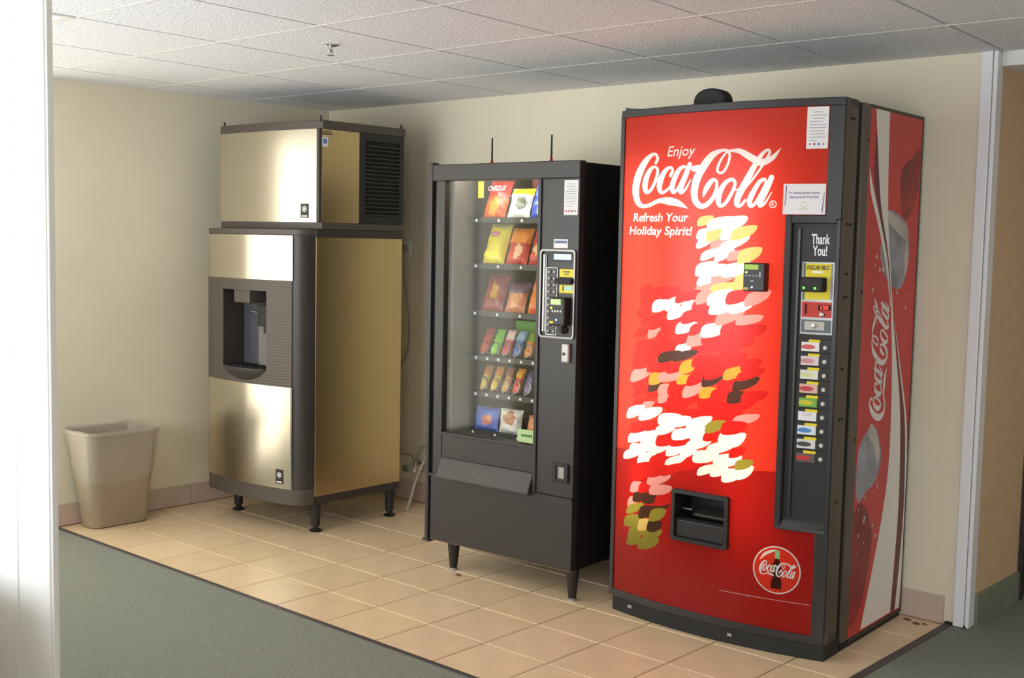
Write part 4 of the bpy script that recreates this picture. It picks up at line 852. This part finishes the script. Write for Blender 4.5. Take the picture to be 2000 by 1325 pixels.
# ---- backlit front sheet: one planar arrangement of all printed areas, bent over the bowed door
SCRIPT=[
 [630,5947,587,5965,642,5964,598,5982,655,5983,607,5997,660,6008,610,6009,651,6036,605,6026,632,6064,596,6046,601,6085,588,6053,560,6087,576,6049,518,6079,553,6037,477,6062,528,6018,436,6038,503,5993,395,6006,476,5961,357,5969,450,5925,321,5927,424,5885,288,5880,399,5841,260,5831,378,5797,239,5781,361,5753,223,5731,347,5709,214,5680,338,5666,211,5631,334,5624,215,5582,333,5584,226,5537,337,5547,243,5494,345,5513,266,5456,357,5484,297,5423,371,5462,336,5399,385,5449,380,5385,403,5439,424,5381,426,5433,468,5384,454,5433,510,5393,489,5439,554,5405,528,5449,601,5422,570,5465,647,5439,618,5485,690,5448,672,5503,733,5444,730,5512,779,5432,786,5517,826,5422,839,5517,870,5416,890,5510,914,5410,938,5498,952,5406,981,5484,982,5401,1015,5468,1010,5397,1042,5451,1039,5391,1066,5434,1071,5385,1090,5415,1102,5379,1113,5395,1134,5372,1136,5376],
 [636,5908,609,5884,603,5920,598,5887,565,5922,580,5885,525,5910,563,5876,490,5885,545,5855,456,5851,525,5822,428,5811,508,5786,407,5767,494,5746,392,5718,483,5703,387,5672,478,5667,394,5630,479,5637,414,5592,483,5612,448,5563,482,5605,499,5563,476,5606,533,5581,496,5613,562,5606,519,5631,587,5639,542,5658,612,5678,565,5695,632,5717,584,5732,648,5755,599,5768,660,5794,612,5804,666,5829,618,5834,664,5859,619,5858,655,5886,615,5876,636,5908,609,5884],
 [613,5789,634,5799,625,5773,648,5784,638,5757,662,5769,652,5742,674,5758,669,5732,686,5750,685,5725,699,5744,699,5719,713,5737],
 [871,5779,828,5797,884,5801,841,5819,898,5824,854,5839,905,5849,859,5853,898,5874,857,5864,881,5896,852,5874,850,5909,849,5875,815,5906,837,5870,778,5893,816,5856,743,5872,797,5836,710,5840,778,5808,680,5802,759,5772,657,5763,744,5736,642,5722,733,5703,634,5681,724,5669,634,5643,720,5643,645,5609,720,5621,666,5579,724,5604,700,5558,724,5598,740,5556,728,5597,773,5568,748,5602,801,5583,772,5613,827,5603,796,5627,851,5628,822,5647,872,5653,845,5668,889,5678,865,5690,903,5704,883,5714,917,5730,901,5737],
 [1082,5911,1089,5874,1056,5911,1063,5870,1025,5911,1043,5868,989,5898,1028,5860,956,5872,1009,5838,925,5838,988,5807,898,5800,969,5772,875,5757,951,5733,856,5710,935,5690,845,5666,925,5654,846,5625,920,5624,856,5589,918,5599,883,5559,913,5595,928,5559,905,5597,958,5578,924,5606,985,5606,948,5627,1010,5643,972,5660,1035,5689,998,5704,1058,5735,1022,5748,1078,5777,1043,5789,1096,5819,1064,5830,1115,5860,1084,5871],
 [1108,5927,1175,5903,1085,5879,1155,5855,1062,5832,1135,5807,1040,5785,1115,5759,1016,5737,1093,5711,994,5689,1072,5664,979,5646,1057,5627,974,5609,1049,5601,980,5578,1044,5586,1012,5549,1029,5593,1051,5557,1026,5593,1079,5577,1049,5603,1105,5605,1075,5623,1127,5643,1102,5654,1148,5687,1130,5695,1170,5731,1158,5736],
 [1207,5828,1196,5903,1292,5831,1282,5908],
 [1355,5510,1345,5513,1375,5536,1344,5545,1394,5561,1344,5578,1414,5587,1352,5613,1436,5618,1371,5650,1459,5651,1397,5688,1478,5677,1425,5717,1491,5692,1454,5736,1501,5702,1484,5744,1506,5706,1513,5742,1508,5705,1537,5728,1514,5696,1552,5707,1517,5679,1559,5681,1517,5652,1561,5649,1513,5618,1559,5610,1503,5584,1551,5570,1487,5550,1536,5530,1465,5515,1516,5489,1441,5486,1491,5452,1414,5462,1460,5421,1385,5443,1424,5394,1360,5433,1385,5376,1342,5433,1342,5369,1325,5438,1300,5374,1311,5446,1261,5390,1298,5459,1229,5416,1286,5479,1203,5449,1277,5505,1184,5490,1272,5540,1174,5536,1272,5582,1170,5588,1277,5625,1173,5641,1288,5669,1183,5694,1304,5715,1199,5747,1323,5758,1220,5798,1345,5797,1245,5845,1371,5835,1275,5888,1399,5873,1307,5928,1430,5914,1342,5970,1461,5954,1381,6012,1489,5986,1424,6047,1516,6010,1469,6070,1543,6030,1512,6082,1571,6045,1550,6090,1597,6055,1584,6095,1620,6059,1615,6097,1640,6060,1643,6095,1656,6058,1667,6088,1668,6053,1688,6077,1676,6046,1705,6061,1682,6034,1715,6041,1685,6017,1719,6018,1685,5996,1719,5992,1681,5969,1714,5962,1673,5939,1706,5929,1662,5909,1694,5897,1648,5880,1679,5866,1631,5853,1661,5836,1615,5832,1642,5812,1602,5822,1623,5797,1592,5818,1603,5789,1584,5818,1582,5787,1573,5820,1560,5792,1564,5826,1539,5805,1559,5833,1525,5826,1558,5847,1523,5851,1562,5870,1527,5878,1570,5895,1537,5907,1582,5924,1551,5937,1598,5955,1570,5970,1617,5984,1592,5999,1638,6010,1615,6027,1661,6034,1642,6052,1684,6050,1669,6072,1706,6055,1699,6083,1730,6053,1728,6087,1757,6048,1755,6089,1782,6044,1781,6092,1804,6038,1811,6093,1824,6030,1844,6089,1848,6017,1879,6077,1875,5999,1913,6062,1903,5980,1945,6046,1932,5962,1976,6030,1961,5943,2006,6013,1992,5925,2035,5997,2024,5907,2065,5981,2060,5889,2092,5967,2102,5877,2111,5960,2143,5879,2124,5960,2175,5890,2143,5964,2202,5903,2167,5971,2230,5919,2193,5980,2258,5939,2219,5990,2285,5966,2247,6005,2310,6002,2279,6028,2331,6044,2314,6057,2352,6085,2350,6087],
 [1766,5740,1750,5700,1730,5744,1738,5699,1692,5735,1714,5692,1656,5718,1691,5679,1624,5692,1671,5657,1594,5658,1651,5627,1570,5621,1634,5593,1550,5580,1620,5557,1534,5535,1610,5519,1527,5492,1604,5486,1533,5451,1603,5459,1550,5415,1606,5435,1577,5387,1607,5426,1617,5382,1607,5426,1649,5395,1622,5431,1678,5418,1643,5446,1706,5452,1667,5475,1733,5493,1693,5514,1757,5535,1716,5554,1778,5575,1737,5592,1796,5615,1755,5630,1806,5653,1764,5659,1805,5687,1762,5681,1793,5717,1755,5696,1766,5740,1750,5700],
 [1750,5619,1762,5633,1763,5609,1776,5624,1776,5598,1789,5616,1793,5590,1800,5611,1810,5586,1812,5608,1826,5586,1826,5608,1842,5586,1841,5607],
 [1926,5603,1910,5615,1962,5644,1945,5657,1998,5685,1979,5700,2033,5727,2012,5742,2065,5768,2043,5783,2096,5809,2073,5824,2126,5851,2102,5866,2157,5898,2132,5913,2187,5945,2160,5961,2209,5984,2181,5999,2222,6011,2193,6024,2229,6030,2198,6038,2229,6048,2198,6045,2222,6066,2197,6049,2204,6079,2195,6052,2182,6081,2190,6051,2159,6073,2179,6044,2135,6059,2163,6030,2108,6038,2145,6008,2081,6010,2125,5979,2052,5975,2104,5943,2024,5937,2082,5903,1996,5894,2059,5861,1969,5849,2036,5815,1942,5803,2012,5767,1914,5757,1988,5720,1887,5710,1964,5672,1861,5664,1940,5625,1835,5619,1914,5579,1810,5572,1890,5536,1791,5527,1871,5500,1781,5483,1860,5467,1781,5442,1853,5439,1790,5406,1850,5427,1823,5381,1843,5429,1857,5382,1848,5426,1885,5395,1861,5427,1907,5418,1878,5440,1927,5447,1900,5465,1946,5474,1923,5490],
 [2178,5740,2188,5704,2153,5737,2164,5697,2124,5732,2144,5691,2092,5716,2127,5680,2062,5685,2108,5654,2035,5646,2087,5617,2011,5607,2066,5578,1986,5568,2047,5539,1963,5526,2030,5499,1948,5485,2019,5468,1947,5446,2013,5444,1957,5411,2012,5425,1981,5383,2007,5422,2018,5381,2004,5423,2047,5397,2020,5429,2074,5424,2041,5448,2101,5467,2066,5485,2128,5519,2094,5536,2152,5569,2119,5585,2171,5613,2139,5627,2187,5655,2156,5667,2203,5696,2174,5708],
 [2215,5752,2279,5726,2195,5702,2260,5677,2175,5653,2240,5627,2156,5606,2220,5578,2133,5560,2197,5529,2109,5514,2174,5483,2092,5475,2157,5448,2082,5445,2145,5424,2080,5418,2138,5413,2099,5386,2125,5426,2132,5384,2122,5425,2160,5398,2140,5428,2186,5424,2164,5442,2212,5465,2192,5477,2238,5517,2223,5525,2264,5569,2255,5574],
]

def script_quads(f):
    out = []
    for s in SCRIPT:
        q = [tuple(v/1000 for v in s[i:i+4]) for i in range(0, len(s), 4)]
        for a, b_ in zip(q[:-1], q[1:]): out.append([f(a[0], a[1]), f(b_[0], b_[1]), f(b_[2], b_[3]), f(a[2], a[3])])
        for e in ((q[0], q[-1]) if s[:4] != s[-4:] else ()):
            r = .5*math.hypot(e[0]-e[2], e[1]-e[3])
            if r > .02: out.append([f((e[0]+e[2])/2+r*math.cos(k*math.pi/5), (e[1]+e[3])/2+r*math.sin(k*math.pi/5)) for k in range(10)])
    return out
circ = lambda x, z, r, n=40, sx=1., sz=1.: [(x+r*sx*math.cos(2*math.pi*i/n), z+r*sz*math.sin(2*math.pi*i/n)) for i in range(n)]
blobp = lambda P: [(p.x, p.y) for p in catmull([(x, z, 0) for x, z in P], 6, True)]
LAYERS = []     # (key, polygon), later layers lie over earlier ones
LAYERS.append(('red', [(.058, .296), (2.93, .298), (2.92, 1.545), (2.5, 1.56), (2.462, 1.6), (2.44, 5.15), (2.44, 5.3), (2.905, 5.3), (2.905, 6.556), (.058, 6.566)]))
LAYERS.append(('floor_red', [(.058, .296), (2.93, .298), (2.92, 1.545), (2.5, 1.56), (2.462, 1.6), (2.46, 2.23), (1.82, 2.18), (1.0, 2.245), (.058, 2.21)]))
# plain stand-in for the poster picture: loose overlapping colour areas, no figure
ra = random.Random(11)
PAL = [(4.3, 5.25, 1.25, 2.0, ('cream', 'cream', 'cream', 'straw', 'pink')), (3.55, 4.35, .35, 2.1, ('crimson', 'crimson', 'pink', 'crimson', 'cream')), (2.75, 3.55, .3, 2.15, ('crimson', 'crimson', 'crimson', 'umber', 'crimson', 'crimson', 'pink', 'gold')),
       (2.05, 2.75, .2, 2.05, ('cream', 'cream', 'cream', 'cream', 'olive', 'crimson')), (1.45, 2.05, .3, 1.0, ('crimson', 'umber', 'pink', 'crimson')), (.95, 1.45, .25, .85, ('olive', 'olive', 'umber', 'straw'))]
npatch = 0
for z0, z1, x0, x1, cols in PAL:
    nr = max(2, round((z1-z0)/.13))
    for r_ in range(nr):
        x = x0+ra.uniform(0, .12)
        while x < x1-.1:
            w_ = ra.uniform(.16, .34); h_ = ra.uniform(.10, .15); zc = z0+(z1-z0)*(r_+.5)/nr+ra.uniform(-.03, .03); sl = ra.uniform(.15, .4)
            P = [(x-.02, zc-h_*.5), (x+w_*.5, zc-h_*.6+sl*w_*.5), (x+w_, zc-h_*.3+sl*w_), (x+w_+.03, zc+h_*.35+sl*w_), (x+w_*.5, zc+h_*.55+sl*w_*.5), (x, zc+h_*.4)]
            npatch += 1; LAYERS.append(('%s.p%d' % (ra.choice(cols), npatch), blobp(P))); x += w_*ra.uniform(.75, 1.0)
for q in script_quads(lambda x, z: (x, z)): LAYERS.append(('script', q))
LAYERS += [('script.2', [(2.276+r*math.cos(a), 5.423+r*math.sin(a)) for r, a in ((.034, k*.3142), (.046, k*.3142), (.046, (k+1)*.3142), (.034, (k+1)*.3142))]) for k in range(20)]
LAYERS += [('script.2', [(x+2.276, y+5.403) for x, y in q]) for q in text_tris('R', .042, 0, .01, .03, 'CENTER')]
LAYERS += [('slogan.1', [(x+.79, y+6.03) for x, y in q]) for q in text_tris('Enjoy', .125, .22, .008, .43)]
LAYERS += [('slogan', [(x+.245, y+5.215) for x, y in q]) for q in text_tris('Refresh Your', .105, .12, .018, .90)]
LAYERS += [('slogan', [(x+.18, y+5.045) for x, y in q]) for q in text_tris('Holiday Spirit!', .105, .12, .018, 1.03)]
RX, RZ = 2.49, 1.03
LAYERS += [('slogan.2', circ(RX, RZ, .292)), ('red.1', circ(RX, RZ, .277)),
           ('cream.5', blobp([(RX-.21, RZ+.1), (RX-.15, RZ+.2), (RX-.03, RZ+.25), (RX-.02, RZ+.235), (RX-.13, RZ+.17)])),
           ('bottle', [(RX+.0+x, RZ+z) for x, z in ((-.06, -.23), (.065, -.23), (.07, -.15), (.05, -.08), (.06, 0), (.055, .07), (.03, .13), (.028, .17), (-.02, .17), (-.022, .13), (-.05, .06), (-.055, 0), (-.04, -.08), (-.065, -.16))]),
           ('bottleneck', [(RX+x, RZ+z) for x, z in ((-.022, .14), (.03, .14), (.034, .19), (.03, .245), (-.03, .245), (-.026, .19))])]
LAYERS += [('script.1', q) for q in script_quads(lambda x, z: (RX+.015+(x-1.28)*.215, RZ+.01+(z-5.73)*.255))]
LAYERS.append(('slogan.3', [(1.76, .648), (2.9, .664), (2.9, .669), (1.76, .653)]))
LAYERS.append(('hole', [(1.075, 1.195), (1.86, 1.195), (1.86, 1.825), (1.075, 1.825)]))
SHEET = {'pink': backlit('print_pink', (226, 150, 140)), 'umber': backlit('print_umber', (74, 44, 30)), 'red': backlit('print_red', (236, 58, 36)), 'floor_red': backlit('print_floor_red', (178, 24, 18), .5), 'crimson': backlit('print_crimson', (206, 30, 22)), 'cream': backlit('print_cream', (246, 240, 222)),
         'straw': backlit('print_straw', (226, 196, 110)), 'olive': backlit('print_olive', (150, 140, 50)), 'gold': backlit('print_gold', (206, 160, 50)), 'script': backlit('print_white', (252, 250, 248), .6),
         'slogan': backlit('print_white_small', (252, 250, 248), .6), 'bottle': backlit('print_bottle', (70, 20, 14)), 'bottleneck': backlit('print_glass_green', (150, 206, 150))}
names = {'pink': 'printed_pink_area', 'umber': 'printed_umber_area', 'slogan.1': 'greeting_lettering', 'slogan.2': 'roundel_ring', 'slogan.3': 'fine_print_line', 'red.1': 'roundel_disc', 'script.1': 'roundel_script', 'script.2': 'registered_mark', 'cream.5': 'roundel_highlight', 'red': 'backlit_panel', 'floor_red': 'printed_floor', 'crimson': 'printed_crimson_area', 'cream': 'printed_cream_area', 'straw': 'printed_straw_area', 'olive': 'printed_olive_area', 'gold': 'printed_gold_area',
         'script': 'script_lettering', 'slogan': 'slogan_lettering', 'bottle': 'printed_bottle', 'bottleneck': 'printed_bottle_neck'}
vc, fc, keys = [], [], []
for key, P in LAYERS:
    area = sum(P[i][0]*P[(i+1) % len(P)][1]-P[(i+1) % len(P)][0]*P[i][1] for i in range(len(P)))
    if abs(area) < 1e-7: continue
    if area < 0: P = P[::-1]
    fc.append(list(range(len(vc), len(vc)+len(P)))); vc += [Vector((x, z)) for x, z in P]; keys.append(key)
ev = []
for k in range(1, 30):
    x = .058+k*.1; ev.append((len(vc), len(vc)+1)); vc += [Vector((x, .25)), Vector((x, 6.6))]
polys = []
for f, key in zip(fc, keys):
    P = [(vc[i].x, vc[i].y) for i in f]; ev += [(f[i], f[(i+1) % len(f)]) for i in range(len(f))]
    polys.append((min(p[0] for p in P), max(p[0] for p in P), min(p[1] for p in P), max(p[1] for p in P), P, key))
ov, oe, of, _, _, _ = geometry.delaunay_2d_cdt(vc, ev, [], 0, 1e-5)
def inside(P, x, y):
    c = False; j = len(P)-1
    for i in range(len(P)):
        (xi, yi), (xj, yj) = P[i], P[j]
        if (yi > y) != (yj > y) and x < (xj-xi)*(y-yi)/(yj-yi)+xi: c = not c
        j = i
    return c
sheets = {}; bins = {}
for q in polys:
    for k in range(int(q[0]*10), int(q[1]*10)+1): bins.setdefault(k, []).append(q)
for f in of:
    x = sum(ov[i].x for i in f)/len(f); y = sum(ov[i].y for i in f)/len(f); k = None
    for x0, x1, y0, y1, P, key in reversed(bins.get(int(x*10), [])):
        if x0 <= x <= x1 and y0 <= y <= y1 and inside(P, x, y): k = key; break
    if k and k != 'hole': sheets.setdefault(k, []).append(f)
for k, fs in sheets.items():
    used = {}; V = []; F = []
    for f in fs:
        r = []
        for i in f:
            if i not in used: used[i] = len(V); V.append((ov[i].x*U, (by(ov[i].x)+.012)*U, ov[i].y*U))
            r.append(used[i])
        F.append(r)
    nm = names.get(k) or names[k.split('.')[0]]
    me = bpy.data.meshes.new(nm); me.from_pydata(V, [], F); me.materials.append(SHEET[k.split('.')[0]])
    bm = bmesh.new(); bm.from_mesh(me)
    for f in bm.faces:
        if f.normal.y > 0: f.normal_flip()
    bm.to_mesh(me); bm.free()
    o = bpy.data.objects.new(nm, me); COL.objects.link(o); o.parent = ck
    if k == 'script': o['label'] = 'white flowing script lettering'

# ---- printed right side
def sidep(y, z): return (y, z)
SZ0, SZ1, SY0, SY1 = .1, 6.6, .725, 2.40
sm = mat('side_print_red', (206, 44, 46), .35, vary=(2.2, .12))
box('side_panel', sm, ck, CW-.012, CW, .72, 2.42, .1, 6.62, .004, label='red printed side with white ribbon and vertical script')
sf = lambda d: (lambda u, v: (CW+d, min(max(u, SY0), SY1), v))
sq = lambda y: .72+(y-.72)*.94
RL = [(.862, 6.612), (.987, 6.073), (1.153, 5.462), (1.423, 4.963), (1.569, 4.579), (1.70, 3.924), (1.77, 3.525), (1.83, 2.858), (1.83, 2.189), (1.73, 1.67), (1.502, 1.041), (1.1, .132)]
RR = [(1.323, 6.612), (1.337, 6.097), (1.411, 5.345), (1.57, 4.708), (1.751, 4.055), (1.93, 3.516), (2.12, 2.963), (2.23, 2.269), (2.26, 1.438), (2.20, .762), (2.138, .132)]
def ribbon(A, B, n=40):
    def at(P, z):
        for (ya, za), (yb, zb) in zip(P[:-1], P[1:]):
            if zb <= z <= za: return ya+(yb-ya)*(za-z)/(za-zb+1e-9)
        return P[-1][0] if z < P[-1][1] else P[0][0]
    z0, z1 = max(A[-1][1], B[-1][1]), min(A[0][1], B[0][1]); zs = [z1+(z0-z1)*i/n for i in range(n+1)]
    sm_ = lambda P: [(p.x, p.y) for p in catmull([(a, b_, 0) for a, b_ in P], 5)]
    A, B = sm_(A), sm_(B)
    return [[(sq(at(A, a)), a), (sq(at(B, a)), a), (sq(at(B, b_)), b_), (sq(at(A, b_)), b_)] for a, b_ in zip(zs[:-1], zs[1:])]
dk = mat('side_print_dark', (104, 36, 46), .4, vary=(6, .3))
for rb_ in (ribbon([(.9, 6.3), (.9, 5.8), (1.143, 5.3), (1.446, 4.8), (1.66, 4.2)], [(.95, 6.3), (1.0, 6.05), (1.2, 5.4), (1.47, 4.9), (1.68, 4.2)]),
         ribbon([(1.78, 4.0), (2.0, 3.4), (2.2, 2.7), (2.26, 2.0), (2.27, 1.4), (2.22, .76), (2.15, .13)], [(1.8, 4.0), (2.06, 3.4), (2.34, 2.7), (2.44, 2.0), (2.46, 1.4), (2.40, .76), (2.30, .13)])): print_on('dark_ribbon', dk, ck, rb_, sf(.0012))
wr_ = mat('side_print_white', (238, 234, 232), .4)
print_on('white_ribbon', wr_, ck, ribbon(RL, RR), sf(.002), 'broad white ribbon')
for rb_ in (ribbon([(.735, 5.9), (.80, 5.6), (1.10, 5.2), (1.41, 4.72), (1.62, 4.2)], [(.74, 5.9), (.84, 5.72), (1.16, 5.26), (1.46, 4.78), (1.64, 4.2)]),
         ribbon([(1.80, 4.0), (2.06, 3.38), (2.34, 2.7), (2.44, 2.0), (2.46, 1.4), (2.40, .76), (2.30, .13)], [(1.81, 4.0), (2.10, 3.38), (2.40, 2.7), (2.52, 2.0), (2.56, 1.4), (2.53, .76), (2.46, .13)])): print_on('thin_ribbon', wr_, ck, rb_, sf(.002), 'thin white ribbon')
print_on('side_script', wr_, ck, script_quads(lambda x, z: (1.56-(z-5.37)*.74, 2.76+(x-.211)*.73)), sf(.0026), 'white script running up the side')
im = mat('side_print_ice', (150, 152, 166), .4, vary=(9, .35)); im2 = mat('side_print_ice_light', (196, 186, 184), .4, vary=(8, .2)); liq = mat('side_print_liquid', (140, 30, 30), .4, vary=(7, .5))
for P in (blobp([(1.75, 5.9), (2.1, 6.1), (2.36, 6.2), (2.3, 5.6), (2.0, 5.3), (1.8, 5.4)]), blobp([(.73, 1.6), (1.0, 1.75), (1.3, 1.35), (1.25, .9), (1.05, .45), (.73, .3)])): print_on('printed_liquid', liq, ck, [P], sf(.0008))
for P in ([(1.46, 5.38), (1.75, 5.36), (2.12, 5.2), (2.2, 4.75), (1.95, 4.42), (1.55, 4.5), (1.28, 4.72), (1.22, 5.0)], [(1.18, 2.72), (1.4, 2.6), (1.55, 2.3), (1.42, 2.02), (1.1, 1.9), (.8, 1.82), (.78, 2.45)]): print_on('printed_ice_cube', im, ck, [[(sq(y), z) for y, z in blobp(P)]], sf(.0010))
for P in ([(1.42, 5.4), (1.8, 5.3), (2.14, 5.18), (2.05, 5.05), (1.7, 5.16), (1.45, 5.26)], [(1.15, 2.75), (1.35, 2.62), (1.5, 2.35), (1.42, 2.2), (1.28, 2.45), (1.1, 2.6)], [(2.1, 5.1), (2.2, 4.8), (2.1, 4.6), (2.05, 4.85)]): print_on('printed_ice_edge', im2, ck, [[(sq(y), z) for y, z in blobp(P)]], sf(.0014))
rb = random.Random(5); bub = []
for k in range(26):
    y, z = (rb.uniform(1.0, 1.35), rb.uniform(4.0, 4.9)) if k < 8 else ((rb.uniform(1.75, 2.2), rb.uniform(3.9, 4.4)) if k < 13 else (rb.uniform(.85, 1.5), rb.uniform(1.1, 2.0)))
    bub.append(circ(sq(y), z, rb.uniform(.012, .035), 10))
print_on('printed_bubbles', im2, ck, bub, sf(.0016))['kind'] = 'stuff'
fs_ = MB()
for q in ((.705, 2.42, 6.6, 6.64), (.705, 2.42, .06, .11), (2.395, 2.425, .06, 6.64)): fs_.box(CW-.02, CW+.006, *q)
fs_.build('side_frame', M['blackside'], ck, .004)

# ------------------------------------------------------------------ debris on the tiles
lf_ = mat('dry_leaf', (104, 70, 58), .8)
for k, (x, y, r, l) in enumerate(((11.36, 5.66, .05, 'small dry leaf on the tile beside the baseboard end'), (11.52, 5.58, .06, 'curled brown leaf scrap on the tile near the carpet strip'), (11.6, 5.64, .035, 'tiny brown crumb beside the leaf scraps'), (5.74, 2.86, .05, 'flat brown scrap on the tile by the snack machine leg'))):
    n = 9; rr = random.Random(k); P = [(x+r*(.6+.6*rr.random())*math.cos(2*math.pi*i/n), y+.6*r*(.6+.6*rr.random())*math.sin(2*math.pi*i/n)) for i in range(n)]
    o = MB().loft([[(a, b_, .002) for a, b_ in P], [(x+(a-x)*.8, y+(b_-y)*.8, .010+.014*rr.random()) for a, b_ in P]]).build('leaf_scrap', lf_, None)
    tag(o, l, 'debris', 'scraps on the tile floor')
